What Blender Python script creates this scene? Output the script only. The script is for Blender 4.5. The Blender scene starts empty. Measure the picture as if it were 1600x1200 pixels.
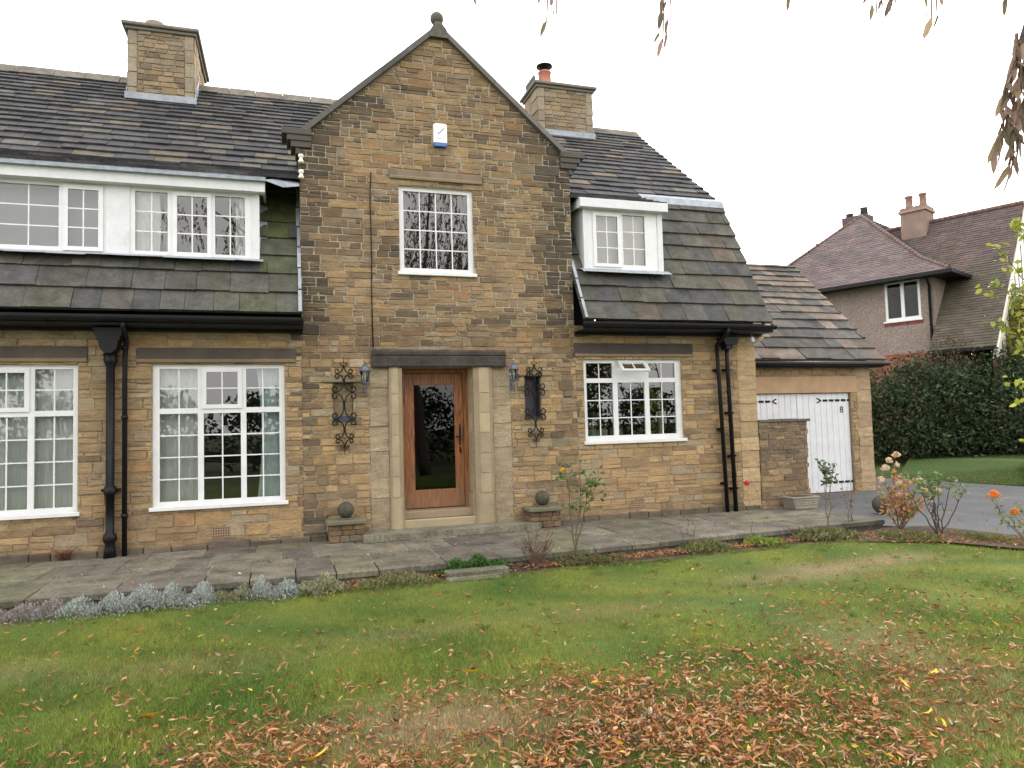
import bpy, math, random
import numpy as np
from mathutils import Vector, Matrix
random.seed(7); rng = np.random.default_rng(11)
S = bpy.context.scene; COL = S.collection

# ------------------------------------------------------------------ camera
cam = bpy.data.objects.new('camera', bpy.data.cameras.new('camera')); COL.objects.link(cam)
R = Matrix(((0.95337735, 0.00942605, -0.30163351), (-0.30052051, -0.06159565, -0.95178432), (-0.02755088, 0.99805667, -0.05589117)))
cam.matrix_world = Matrix.Translation((0, -11.6, 1.5)) @ R.to_4x4()
cam.data.sensor_width = 36; cam.data.lens = 25.2; cam.data.clip_end = 1500; cam.data.clip_start = 0.05
S.camera = cam
# ------------------------------------------------------------------ world, sun, exposure
SUN_EL = math.radians(24); SUN_AZ = math.radians(48)      # azimuth from +Y (behind the house) towards +X
W = bpy.data.worlds.new('World'); S.world = W; W.use_nodes = True
nt = W.node_tree; nt.nodes.clear()
sky = nt.nodes.new('ShaderNodeTexSky'); sky.sky_type = 'NISHITA'; sky.sun_disc = False
sky.sun_elevation = SUN_EL; sky.sun_rotation = SUN_AZ; sky.dust_density = 4.0; sky.air_density = 1.0
hs = nt.nodes.new('ShaderNodeHueSaturation'); hs.inputs['Saturation'].default_value = 0.22; hs.inputs['Value'].default_value = 1.0
tcw = nt.nodes.new('ShaderNodeTexCoord'); nz = nt.nodes.new('ShaderNodeTexNoise'); nz.inputs['Scale'].default_value = 2.2; nz.inputs['Detail'].default_value = 5
cr = nt.nodes.new('ShaderNodeMapRange'); cr.inputs['From Min'].default_value = 0.25; cr.inputs['From Max'].default_value = 0.7
mixw = nt.nodes.new('ShaderNodeMix'); mixw.data_type = 'RGBA'
mixw.inputs['B'].default_value = (17.0, 16.6, 16.2, 1)
cf = nt.nodes.new('ShaderNodeMath'); cf.operation = 'MULTIPLY_ADD'; cf.inputs[1].default_value = 0.3; cf.inputs[2].default_value = 0.7
bg = nt.nodes.new('ShaderNodeBackground'); bg.inputs['Strength'].default_value = 0.11
wo = nt.nodes.new('ShaderNodeOutputWorld')
L = nt.links.new
L(sky.outputs[0], hs.inputs['Color']); L(hs.outputs[0], mixw.inputs['A']); L(tcw.outputs['Generated'], nz.inputs['Vector'])
L(nz.outputs['Fac'], cr.inputs['Value']); L(cr.outputs[0], cf.inputs[0]); L(cf.outputs[0], mixw.inputs['Factor'])
L(mixw.outputs['Result'], bg.inputs['Color']); L(bg.outputs[0], wo.inputs['Surface'])
sl = bpy.data.lights.new('sun', 'SUN'); sl.energy = 1.4; sl.angle = math.radians(12); sl.color = (1, 0.95, 0.87)
sun = bpy.data.objects.new('sun', sl); COL.objects.link(sun)
sd = Vector((math.sin(SUN_AZ) * math.cos(SUN_EL), math.cos(SUN_AZ) * math.cos(SUN_EL), math.sin(SUN_EL)))
sun.rotation_euler = sd.to_track_quat('Z', 'Y').to_euler()
S.view_settings.view_transform = 'Standard'; S.view_settings.look = 'None'; S.view_settings.gamma = 1
S.view_settings.exposure = 0.75
S.render.engine = 'CYCLES'; S.cycles.max_bounces = 8; S.cycles.transparent_max_bounces = 16

# ------------------------------------------------------------------ materials
def newmat(name):
    m = bpy.data.materials.new(name); m.use_nodes = True
    t = m.node_tree; return m, t, t.nodes, t.links.new, t.nodes['Principled BSDF'], t.nodes['Material Output']
def amat(name, rough=0.8, col=None, nscale=8, namt=0.25, fine=60, famt=0.2, bump=0.4, bdist=0.01, translucent=0, spec=0.3, stain=None, metallic=0, aniso=None):
    """colour comes from the Col attribute (or col), varied with two noises; bump from the same noises"""
    m, t, N, L, p, out = newmat(name)
    tc = N.new('ShaderNodeTexCoord')
    geo = N.new('ShaderNodeNewGeometry')
    n1 = N.new('ShaderNodeTexNoise'); n1.inputs['Scale'].default_value = nscale; n1.inputs['Detail'].default_value = 5
    n2 = N.new('ShaderNodeTexNoise'); n2.inputs['Scale'].default_value = fine; n2.inputs['Detail'].default_value = 6; n2.inputs['Roughness'].default_value = .65
    vec = tc.outputs['Object']
    if aniso:
        mp_ = N.new('ShaderNodeMapping'); mp_.inputs['Scale'].default_value = aniso; L(vec, mp_.inputs[0]); vec = mp_.outputs[0]
    for n in (n1, n2): L(vec, n.inputs['Vector'])
    a1 = N.new('ShaderNodeMapRange'); a1.inputs['From Min'].default_value = .25; a1.inputs['From Max'].default_value = .75
    a1.inputs['To Min'].default_value = 1 - namt; a1.inputs['To Max'].default_value = 1 + namt
    a2 = N.new('ShaderNodeMapRange'); a2.inputs['From Min'].default_value = .25; a2.inputs['From Max'].default_value = .75
    a2.inputs['To Min'].default_value = 1 - famt; a2.inputs['To Max'].default_value = 1 + famt
    L(n1.outputs['Fac'], a1.inputs['Value']); L(n2.outputs['Fac'], a2.inputs['Value'])
    mu = N.new('ShaderNodeMath'); mu.operation = 'MULTIPLY'; L(a1.outputs[0], mu.inputs[0]); L(a2.outputs[0], mu.inputs[1])
    vm = N.new('ShaderNodeVectorMath'); vm.operation = 'SCALE'; L(mu.outputs[0], vm.inputs['Scale'])
    if col is None:
        at = N.new('ShaderNodeAttribute'); at.attribute_name = 'Col'; L(at.outputs['Color'], vm.inputs[0])
    else: vm.inputs[0].default_value = col[:3]
    src = vm.outputs[0]
    if stain:   # (colour, scale, threshold, strength)
        n3 = N.new('ShaderNodeTexNoise'); n3.inputs['Scale'].default_value = stain[1]; n3.inputs['Detail'].default_value = 7; n3.inputs['Roughness'].default_value = .7
        L(vec, n3.inputs['Vector'])
        r3 = N.new('ShaderNodeMapRange'); r3.inputs['From Min'].default_value = stain[2]; r3.inputs['From Max'].default_value = stain[2] + .12
        r3.inputs['To Max'].default_value = stain[3]; L(n3.outputs['Fac'], r3.inputs['Value'])
        mx = N.new('ShaderNodeMix'); mx.data_type = 'RGBA'; L(r3.outputs[0], mx.inputs['Factor']); L(src, mx.inputs['A']); mx.inputs['B'].default_value = (*stain[0], 1)
        src = mx.outputs['Result']
    L(src, p.inputs['Base Color']); p.inputs['Roughness'].default_value = rough; p.inputs['Specular IOR Level'].default_value = spec; p.inputs['Metallic'].default_value = metallic
    if bump:
        b = N.new('ShaderNodeBump'); b.inputs['Strength'].default_value = bump; b.inputs['Distance'].default_value = bdist
        L(n2.outputs['Fac'], b.inputs['Height']); L(b.outputs[0], p.inputs['Normal'])
    if translucent:
        tr = N.new('ShaderNodeBsdfTranslucent'); L(src, tr.inputs['Color']); ms = N.new('ShaderNodeMixShader'); ms.inputs[0].default_value = translucent
        L(p.outputs[0], ms.inputs[1]); L(tr.outputs[0], ms.inputs[2]); L(ms.outputs[0], out.inputs['Surface'])
    return m
M = {}
M['stone'] = amat('stone', .92, nscale=7, namt=.26, fine=34, famt=.36, bump=.8, bdist=.02, stain=((.06, .048, .036), 5.5, .60, .45), aniso=(.55, .55, 1.7))
M['ashlar'] = amat('ashlar', .9, nscale=3, namt=.16, fine=45, famt=.16, bump=.4, bdist=.01, stain=((.1, .08, .06), 2.2, .62, .4))
M['chimney'] = amat('chimney_stone', .9, nscale=5, namt=.2, fine=38, famt=.28, bump=.6, bdist=.02)
M['slate'] = amat('stone_slate', .8, nscale=4.5, namt=.42, fine=26, famt=.36, bump=.6, bdist=.015, spec=.35, stain=((.135, .115, .085), 4.2, .56, .55))
M['tile'] = amat('clay_tile', .85, nscale=1.2, namt=.2, fine=20, famt=.2, bump=.4, bdist=.02)
M['flag'] = amat('flagstone', .88, nscale=3.2, namt=.45, fine=24, famt=.5, bump=.8, bdist=.015, stain=((.24, .23, .195), 9, .60, .6))
M['white'] = amat('white_frame', .35, (.66, .67, .68), nscale=5, namt=.07, famt=.04, bump=.05, spec=.5, stain=((.42, .42, .38), 2.5, .62, .5))
M['whitewood'] = amat('white_painted_wood', .5, (.62, .63, .65), nscale=4, namt=.07, fine=25, famt=.07, bump=.1, spec=.4, stain=((.38, .37, .33), 2.2, .60, .45))
M['iron'] = amat('black_paint', .45, (.007, .007, .008), nscale=12, namt=.4, bump=.25, spec=.22)
M['wrought'] = amat('wrought_iron', .6, (.008, .008, .009), nscale=20, namt=.4, bump=.2, spec=.2)
M['lead'] = amat('lead', .55, (.27, .30, .34), nscale=7, namt=.25, fine=30, famt=.15, bump=.5, bdist=.02, spec=.5)
M['beam'] = amat('tarred_beam', .7, (.045, .038, .033), nscale=3, namt=.5, fine=16, famt=.4, bump=.8, bdist=.02)
M['soil'] = amat('soil', .95, (.075, .052, .035), nscale=5, namt=.4, fine=40, famt=.5, bump=1, bdist=.03)
M['asphalt'] = amat('asphalt', .85, (.085, .087, .092), nscale=1.1, namt=.25, fine=70, famt=.4, bump=.7, bdist=.01, spec=.3, stain=((.05, .05, .05), .9, .55, .7))
M['earth'] = amat('earth', .95, (.06, .08, .03), nscale=.4, namt=.3)
M['lawn'] = amat('lawn_turf', .95, nscale=9, namt=.2, fine=110, famt=.5, bump=1, bdist=.02)
M['blade'] = amat('grass_blade', .7, nscale=3, namt=.1, famt=.1, bump=0, translucent=.3)
M['leaf'] = amat('leaf', .6, nscale=5, namt=.15, famt=.15, bump=0, translucent=.35, spec=.35)
M['litter'] = amat('dead_leaf', .6, nscale=14, namt=.25, fine=90, famt=.2, bump=.3, bdist=.003, translucent=.12, spec=.35)
M['bark'] = amat('bark', .9, nscale=14, namt=.3, fine=50, famt=.3, bump=.8, bdist=.01)
M['render'] = amat('pebbledash', .95, (.235, .19, .165), nscale=1.2, namt=.1, fine=16, famt=.5, bump=1, bdist=.03)
M['brick'] = amat('red_brick', .9, nscale=3, namt=.2, fine=30, famt=.2)
M['cloth'] = amat('curtain_cloth', .9, nscale=4, namt=.06, famt=.04, bump=0, translucent=.08)
M['dark'] = amat('dark_room', .9, (.035, .033, .03), nscale=1.5, namt=.3, bump=0)
M['paint'] = amat('painted', .4, nscale=6, namt=.06, famt=.04, bump=.05, spec=.5)
M['terracotta'] = amat('terracotta', .8, (.40, .17, .12), nscale=6, namt=.2)
M['mossball'] = amat('weathered_ball', .9, nscale=12, namt=.3, fine=50, famt=.3, bump=.7, bdist=.008)

m, t, N, L, p, out = newmat('oak'); M['oak'] = m
tc = N.new('ShaderNodeTexCoord'); mp = N.new('ShaderNodeMapping'); mp.inputs['Scale'].default_value = (14, 14, 1.1); L(tc.outputs['Object'], mp.inputs[0])
nn = N.new('ShaderNodeTexNoise'); nn.inputs['Scale'].default_value = 3; nn.inputs['Detail'].default_value = 8; nn.inputs['Distortion'].default_value = .6; L(mp.outputs[0], nn.inputs['Vector'])
rp = N.new('ShaderNodeValToRGB'); rp.color_ramp.elements[0].position = .3; rp.color_ramp.elements[0].color = (.085, .03, .012, 1); rp.color_ramp.elements[1].position = .68; rp.color_ramp.elements[1].color = (.34, .125, .035, 1)
L(nn.outputs['Fac'], rp.inputs[0])
n4 = N.new('ShaderNodeTexNoise'); n4.inputs['Scale'].default_value = 2.5; n4.inputs['Detail'].default_value = 6; L(tc.outputs['Object'], n4.inputs['Vector'])
sx = N.new('ShaderNodeSeparateXYZ'); L(tc.outputs['Object'], sx.inputs[0])
mr = N.new('ShaderNodeMapRange'); mr.inputs['From Min'].default_value = 1.3; mr.inputs['From Max'].default_value = .1; L(sx.outputs['Z'], mr.inputs['Value'])
ml = N.new('ShaderNodeMath'); ml.operation = 'MULTIPLY'; L(mr.outputs[0], ml.inputs[0]); L(n4.outputs['Fac'], ml.inputs[1])
mx = N.new('ShaderNodeMix'); mx.data_type = 'RGBA'; L(ml.outputs[0], mx.inputs['Factor']); L(rp.outputs[0], mx.inputs['A']); mx.inputs['B'].default_value = (.22, .17, .11, 1)
L(mx.outputs['Result'], p.inputs['Base Color']); p.inputs['Roughness'].default_value = .45
b = N.new('ShaderNodeBump'); b.inputs['Strength'].default_value = .3; b.inputs['Distance'].default_value = .005; L(nn.outputs['Fac'], b.inputs['Height']); L(b.outputs[0], p.inputs['Normal'])

def glassmat(name, tint, refl, wob=.02):
    m, t, N, L, p, out = newmat(name); N.remove(p)
    tr = N.new('ShaderNodeBsdfTransparent'); tr.inputs[0].default_value = (*tint, 1)
    gl = N.new('ShaderNodeBsdfGlossy'); gl.inputs['Roughness'].default_value = .01
    fr = N.new('ShaderNodeFresnel'); fr.inputs[0].default_value = 1.5
    mm = N.new('ShaderNodeMath'); mm.operation = 'MULTIPLY'; mm.inputs[1].default_value = refl; mm.use_clamp = True; L(fr.outputs[0], mm.inputs[0])
    tc = N.new('ShaderNodeTexCoord'); nn = N.new('ShaderNodeTexNoise'); nn.inputs['Scale'].default_value = 2.5; L(tc.outputs['Object'], nn.inputs['Vector'])
    b = N.new('ShaderNodeBump'); b.inputs['Strength'].default_value = wob; b.inputs['Distance'].default_value = .1; L(nn.outputs['Fac'], b.inputs['Height']); L(b.outputs[0], gl.inputs['Normal'])
    ms = N.new('ShaderNodeMixShader'); L(mm.outputs[0], ms.inputs[0]); L(tr.outputs[0], ms.inputs[1]); L(gl.outputs[0], ms.inputs[2]); L(ms.outputs[0], out.inputs['Surface'])
    return m
M['glass'] = glassmat('window_glass', (.93, .95, .94), 3.3, .0015)
M['farglass'] = glassmat('far_glass', (.85, .87, .86), 0.7, .01)
M['darkglass'] = glassmat('door_glass', (.22, .21, .20), 1.15, .004)
M['lampglass'] = glassmat('lamp_glass', (.8, .82, .84), 1.5)

# ------------------------------------------------------------------ helpers
ORG = {}
def sn(x, y, k=1.0, seed=0):           # smooth value noise 0..1
    x *= k; y *= k; x += seed * 17.3; y += seed * 9.1
    xi, yi = math.floor(x), math.floor(y); fx, fy = x - xi, y - yi
    fx = fx * fx * (3 - 2 * fx); fy = fy * fy * (3 - 2 * fy)
    def h(i, j):
        n = (i * 374761393 + j * 668265263) & 0xffffffff; n = ((n ^ (n >> 13)) * 1274126177) & 0xffffffff
        return ((n ^ (n >> 16)) & 0xffff) / 65535
    return (h(xi, yi) * (1 - fx) + h(xi + 1, yi) * fx) * (1 - fy) + (h(xi, yi + 1) * (1 - fx) + h(xi + 1, yi + 1) * fx) * fy
def mixc(a, b, f): return tuple(a[i] * (1 - f) + b[i] * f for i in range(3))
def U(a, b): return random.uniform(a, b)
def jit(c, a, b):
    k = U(a, b); return tuple(q * k * U(.985, 1.015) for q in c)

class MB:
    def __init__(s): s.v = []; s.f = []; s.c = []; s.sm = []
    def face(s, pts, col=(.5, .5, .5), smooth=False):
        n = len(s.v); s.v += [tuple(p) for p in pts]; s.f.append(tuple(range(n, n + len(pts)))); s.c.append(col); s.sm.append(smooth)
    def poly(s, verts, faces, col=(.5, .5, .5), smooth=False):
        n = len(s.v); s.v += [tuple(p) for p in verts]
        for f in faces: s.f.append(tuple(i + n for i in f)); s.c.append(col); s.sm.append(smooth)
    def box(s, x0, x1, y0, y1, z0, z1, col=(.5, .5, .5), ch=0.0):
        if ch <= 0:
            v = [(x, y, z) for z in (z0, z1) for y in (y0, y1) for x in (x0, x1)]
            s.poly(v, [(0, 2, 3, 1), (4, 5, 7, 6), (0, 1, 5, 4), (2, 6, 7, 3), (0, 4, 6, 2), (1, 3, 7, 5)], col); return
        # chamfered box
        vs = []; idx = {}
        X = (x0, x1); Y = (y0, y1); Z = (z0, z1)
        for i in (0, 1):
            for j in (0, 1):
                for k in (0, 1):
                    sx_, sy_, sz_ = (1 - 2 * i) * ch, (1 - 2 * j) * ch, (1 - 2 * k) * ch
                    idx[(i, j, k, 0)] = len(vs); vs.append((X[i], Y[j] + sy_, Z[k] + sz_))
                    idx[(i, j, k, 1)] = len(vs); vs.append((X[i] + sx_, Y[j], Z[k] + sz_))
                    idx[(i, j, k, 2)] = len(vs); vs.append((X[i] + sx_, Y[j] + sy_, Z[k]))
        F = []
        def q(l, flip):
            F.append(tuple(l[::-1]) if flip else tuple(l))
        for i in (0, 1): q([idx[(i, 0, 0, 0)], idx[(i, 1, 0, 0)], idx[(i, 1, 1, 0)], idx[(i, 0, 1, 0)]], i == 0)
        for j in (0, 1): q([idx[(0, j, 0, 1)], idx[(1, j, 0, 1)], idx[(1, j, 1, 1)], idx[(0, j, 1, 1)]], j == 1)
        for k in (0, 1): q([idx[(0, 0, k, 2)], idx[(1, 0, k, 2)], idx[(1, 1, k, 2)], idx[(0, 1, k, 2)]], k == 0)
        for j in (0, 1):
            for k in (0, 1): q([idx[(0, j, k, 1)], idx[(1, j, k, 1)], idx[(1, j, k, 2)], idx[(0, j, k, 2)]], (j ^ k) == 1)
        for i in (0, 1):
            for k in (0, 1): q([idx[(i, 0, k, 0)], idx[(i, 1, k, 0)], idx[(i, 1, k, 2)], idx[(i, 0, k, 2)]], (i ^ k) == 0)
        for i in (0, 1):
            for j in (0, 1): q([idx[(i, j, 0, 0)], idx[(i, j, 1, 0)], idx[(i, j, 1, 1)], idx[(i, j, 0, 1)]], (i ^ j) == 1)
        for i in (0, 1):
            for j in (0, 1):
                for k in (0, 1): q([idx[(i, j, k, 0)], idx[(i, j, k, 1)], idx[(i, j, k, 2)]], (i + j + k) % 2 == 1)
        s.poly(vs, F, col)
    def prism(s, pts, d, col=(.5, .5, .5)):      # pts: planar loop, d: extrusion vector
        n = len(pts); d = Vector(d); a = [Vector(p) for p in pts]; b_ = [p + d for p in a]
        s.poly(a + b_, [tuple(range(n))[::-1], tuple(range(n, 2 * n))] + [(i, (i + 1) % n, (i + 1) % n + n, i + n) for i in range(n)], col)
    def tube(s, path, r, col=(.5, .5, .5), seg=8, cap=True, smooth=True):
        P = [Vector(p) for p in path]; n = len(P)
        rr = r if isinstance(r, (list, tuple)) else [r] * n
        up = None; base = len(s.v)
        for i in range(n):
            d = (P[min(i + 1, n - 1)] - P[max(i - 1, 0)])
            d = d.normalized() if d.length > 1e-9 else Vector((0, 0, 1))
            if up is None: up = d.orthogonal().normalized()
            up = (up - up.dot(d) * d); up = up.normalized() if up.length > 1e-6 else d.orthogonal().normalized()
            w = d.cross(up)
            for k in range(seg):
                a = 2 * math.pi * k / seg; s.v.append(tuple(P[i] + rr[i] * (math.cos(a) * up + math.sin(a) * w)))
        for i in range(n - 1):
            for k in range(seg):
                a = base + i * seg + k; b_ = base + i * seg + (k + 1) % seg
                s.f.append((a, b_, b_ + seg, a + seg)); s.c.append(col); s.sm.append(smooth)
        if cap:
            s.f.append(tuple(base + k for k in range(seg))[::-1]); s.c.append(col); s.sm.append(False)
            s.f.append(tuple(base + (n - 1) * seg + k for k in range(seg))); s.c.append(col); s.sm.append(False)
    def lathe(s, cx, cy, prof, seg=20, col=(.5, .5, .5), smooth=True, sq=False):   # prof: (r, z)
        base = len(s.v)
        for r, z in prof:
            for k in range(seg):
                a = 2 * math.pi * (k + (.5 if sq else 0)) / seg; s.v.append((cx + r * math.cos(a), cy + r * math.sin(a), z))
        for i in range(len(prof) - 1):
            for k in range(seg):
                a = base + i * seg + k; b_ = base + i * seg + (k + 1) % seg
                s.f.append((a, b_, b_ + seg, a + seg)); s.c.append(col); s.sm.append(smooth)
        s.f.append(tuple(base + k for k in range(seg))[::-1]); s.c.append(col); s.sm.append(False)
        s.f.append(tuple(base + (len(prof) - 1) * seg + k for k in range(seg))); s.c.append(col); s.sm.append(False)
    def build(s, name, mat, parent=None, origin=None):
        if parent is not None: o = ORG[parent.name]
        else: o = origin or (0, 0, 0)
        o = np.array(o, float)
        me = bpy.data.meshes.new(name); v = np.array(s.v, float).reshape(-1, 3) - o
        me.from_pydata(v.tolist(), [], s.f); me.update()
        ca = me.color_attributes.new('Col', 'FLOAT_COLOR', 'CORNER')
        cnt = np.array([len(f) for f in s.f]); cc = np.array([(c[0], c[1], c[2], 1.0) for c in s.c])
        ca.data.foreach_set('color', np.repeat(cc, cnt, axis=0).ravel())
        me.polygons.foreach_set('use_smooth', np.array(s.sm, bool))
        me.materials.append(mat)
        ob = bpy.data.objects.new(name, me); COL.objects.link(ob)
        if parent is not None: ob.parent = parent
        else: ob.location = tuple(o)
        ORG[ob.name] = tuple(o)
        return ob
def tag(o, label=None, cat=None, group=None, kind=None):
    if label: o['label'] = label
    if cat: o['category'] = cat
    if group: o['group'] = group
    if kind: o['kind'] = kind
    return o
def thing(name, label, cat, loc=(0, 0, 0), group=None):
    o = bpy.data.objects.new(name, None); COL.objects.link(o); o.location = loc; ORG[o.name] = tuple(loc)
    o.empty_display_size = .2
    return tag(o, label, cat, group)
def npmesh(name, V, F, C, mat, parent=None, smooth=False, origin=(0, 0, 0)):
    """V (n,3), F (m,k) same size faces, C (m,3) per face colours"""
    o = np.array(ORG[parent.name] if parent is not None else origin, float)
    V = V - o
    me = bpy.data.meshes.new(name); k = F.shape[1]
    me.vertices.add(len(V)); me.vertices.foreach_set('co', V.astype(np.float32).ravel())
    me.loops.add(F.size); me.loops.foreach_set('vertex_index', F.astype(np.int32).ravel())
    me.polygons.add(len(F)); me.polygons.foreach_set('loop_start', np.arange(0, F.size, k, dtype=np.int32)); me.polygons.foreach_set('loop_total', np.full(len(F), k, dtype=np.int32))
    me.update(calc_edges=True)
    ca = me.color_attributes.new('Col', 'FLOAT_COLOR', 'CORNER')
    ca.data.foreach_set('color', np.repeat(np.hstack([C, np.ones((len(C), 1))]), k, axis=0).ravel().astype(np.float32))
    if smooth: me.polygons.foreach_set('use_smooth', np.ones(len(F), bool))
    me.materials.append(mat); ob = bpy.data.objects.new(name, me); COL.objects.link(ob)
    if parent is not None: ob.parent = parent
    else: ob.location = tuple(o)
    ORG[ob.name] = tuple(o); return ob

def clip(poly, reg):                    # convex clip, reg counter-clockwise
    out = poly
    for i in range(len(reg)):
        ax, ay = reg[i]; bx, by = reg[(i + 1) % len(reg)]; inp = out; out = []
        if not inp: return []
        def side(p): return (bx - ax) * (p[1] - ay) - (by - ay) * (p[0] - ax)
        for j in range(len(inp)):
            p, q = inp[j], inp[(j + 1) % len(inp)]; sp, sq = side(p), side(q)
            if sp >= 0: out.append(p)
            if (sp >= 0) != (sq >= 0):
                t_ = sp / (sp - sq); out.append((p[0] + t_ * (q[0] - p[0]), p[1] + t_ * (q[1] - p[1])))
    return out
def subrect(rs, h):
    out = []
    for (a, b, c, d) in rs:
        x0, x1, z0, z1 = h
        if x1 <= a or x0 >= b or z1 <= c or z0 >= d: out.append((a, b, c, d)); continue
        if a < x0: out.append((a, x0, c, d))
        if x1 < b: out.append((x1, b, c, d))
        m0, m1 = max(a, x0), min(b, x1)
        if c < z0: out.append((m0, m1, c, z0))
        if z1 < d: out.append((m0, m1, z1, d))
    return out
def area(p): return abs(sum(p[i][0] * p[(i + 1) % len(p)][1] - p[(i + 1) % len(p)][0] * p[i][1] for i in range(len(p)))) / 2
def stone(mb, fn, poly, col, pr=.014, j=.007, b=.008):
    n = len(poly); cx = sum(p[0] for p in poly) / n; cz = sum(p[1] for p in poly) / n
    po = []; pi = []; tx, tz = U(-.03, .03), U(-.06, .06); p0 = pr * U(.5, 1.4)
    for (x, z) in poly:
        x += U(-j, j); z += U(-j, j)
        dx, dz = cx - x, cz - z; l = math.hypot(dx, dz) + 1e-6; k = min(b * 1.4, l * .4) / l
        po.append(fn(x, z, -.002)); pi.append(fn(x + dx * k, z + dz * k, p0 + (x - cx) * tx + (z - cz) * tz))
    mb.poly(po + pi, [tuple(range(n, 2 * n))] + [(i, (i + 1) % n, (i + 1) % n + n, i + n) for i in range(n)], col)
def masonry(mb, fn, reg, holes, colfn, hb=(.10, .2), wr=(.12, .42), joint=.0055, pr=.014):
    xs = [p[0] for p in reg]; zs = [p[1] for p in reg]; z = min(zs)
    while z < max(zs):
        h = U(*hb); x = min(xs) - U(0, .2)
        while x < max(xs):
            w = U(*wr) * (1.25 if random.random() < .2 else 1); cells = []
            if h > .12 and random.random() < .6:
                k = U(.38, .62); cells = [(x, x + w, z, z + h * k), (x, x + w, z + h * k, z + h)]
                if random.random() < .5:
                    m_ = x + w * U(.35, .65); cells = [cells[0], (x, m_, z + h * k, z + h), (m_, x + w, z + h * k, z + h)]
                elif random.random() < .4:
                    m_ = x + w * U(.35, .65); cells = [(x, m_, z, z + h * k), (m_, x + w, z, z + h * k), cells[1]]
            else: cells = [(x, x + w, z, z + h)]
            for c in cells:
                rs = [c]
                for hh in holes: rs = subrect(rs, hh)
                for (a, b_, c_, d) in rs:
                    if b_ - a < .03 or d - c_ < .025: continue
                    pl = clip([(a + joint, c_ + joint), (b_ - joint, c_ + joint), (b_ - joint, d - joint), (a + joint, d - joint)], reg)
                    if len(pl) > 2 and area(pl) > .0015: stone(mb, fn, pl, colfn((a + b_) / 2, (c_ + d) / 2), pr)
            x += w
        z += h
def backing(mb, fn, reg, holes, col, depth=0.0):
    xs = [p[0] for p in reg]; zs = [p[1] for p in reg]; rs = [(min(xs), max(xs), min(zs), max(zs))]
    for hh in holes: rs = subrect(rs, hh)
    for (a, b_, c, d) in rs:
        pl = clip([(a, c), (b_, c), (b_, d), (a, d)], reg)
        if len(pl) > 2: mb.face([fn(x, z, depth) for x, z in pl], col)
def ashlar(mb, fn, rects, col, pr=.012, joint=.003):
    for (a, b_, c, d) in rects:
        k = U(.86, 1.1); stone(mb, fn, [(a + joint, c + joint), (b_ - joint, c + joint), (b_ - joint, d - joint), (a + joint, d - joint)], tuple(q * k for q in col), pr, .0015, .004)
def slates(mb, O, Uv, Vv, reg, gauge, wr, colfn, holes=(), th=.022, base=(.03, .03, .03), jt=.006):
    O = Vector(O); Uv = Vector(Uv).normalized(); Vv = Vector(Vv).normalized(); Nn = Uv.cross(Vv)
    xs = [p[0] for p in reg]; vs = [p[1] for p in reg]; v = min(vs); vmax = max(vs)
    rs = [(min(xs), max(xs), v, vmax)]
    for hh in holes: rs = subrect(rs, hh)
    for (a, b_, c, d) in rs:
        pl = clip([(a, c), (b_, c), (b_, d), (a, d)], reg)
        if len(pl) > 2: mb.face([O + Uv * x + Vv * y for x, y in pl], base)
    while v < vmax - .03:
        tt = (v - min(vs)) / max(vmax - min(vs), .01); g = gauge(tt) * U(.94, 1.06); v1 = v + g; u = min(xs) - U(0, .3); wob = U(0, 6)
        while u < max(xs):
            w = U(*wr); rs = [(u + .003, u + w - .003, v, v1 + .01)]
            for hh in holes: rs = subrect(rs, hh)
            for (a, b_, c, d) in rs:
                if b_ - a < .03 or d - c < .04: continue
                dj = U(-jt, jt) * 1.5; c2 = c + dj if c == v else c
                pl = clip([(a, c2 + U(-jt, jt) * .6), (b_, c2 + U(-jt, jt) * .6), (b_, d), (a, d)], reg)
                if len(pl) < 3 or area(pl) < .003: continue
                col = colfn((a + b_) / 2, (c + d) / 2); t2 = th * U(.8, 1.35); tw = U(-.012, .012)
                top = [O + Uv * x + Vv * y + Nn * (.006 + t2 * (1.25 * (1 - (y - v) / g) + .25) + (x - a) * tw) for x, y in pl]
                bot = [O + Uv * x + Vv * y + Nn * .001 for x, y in pl]; n = len(pl)
                mb.poly(top + bot, [tuple(range(n))] + [(i, i + n, (i + 1) % n + n, (i + 1) % n) for i in range(n)], col)
            u += w
        v = v1

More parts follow.
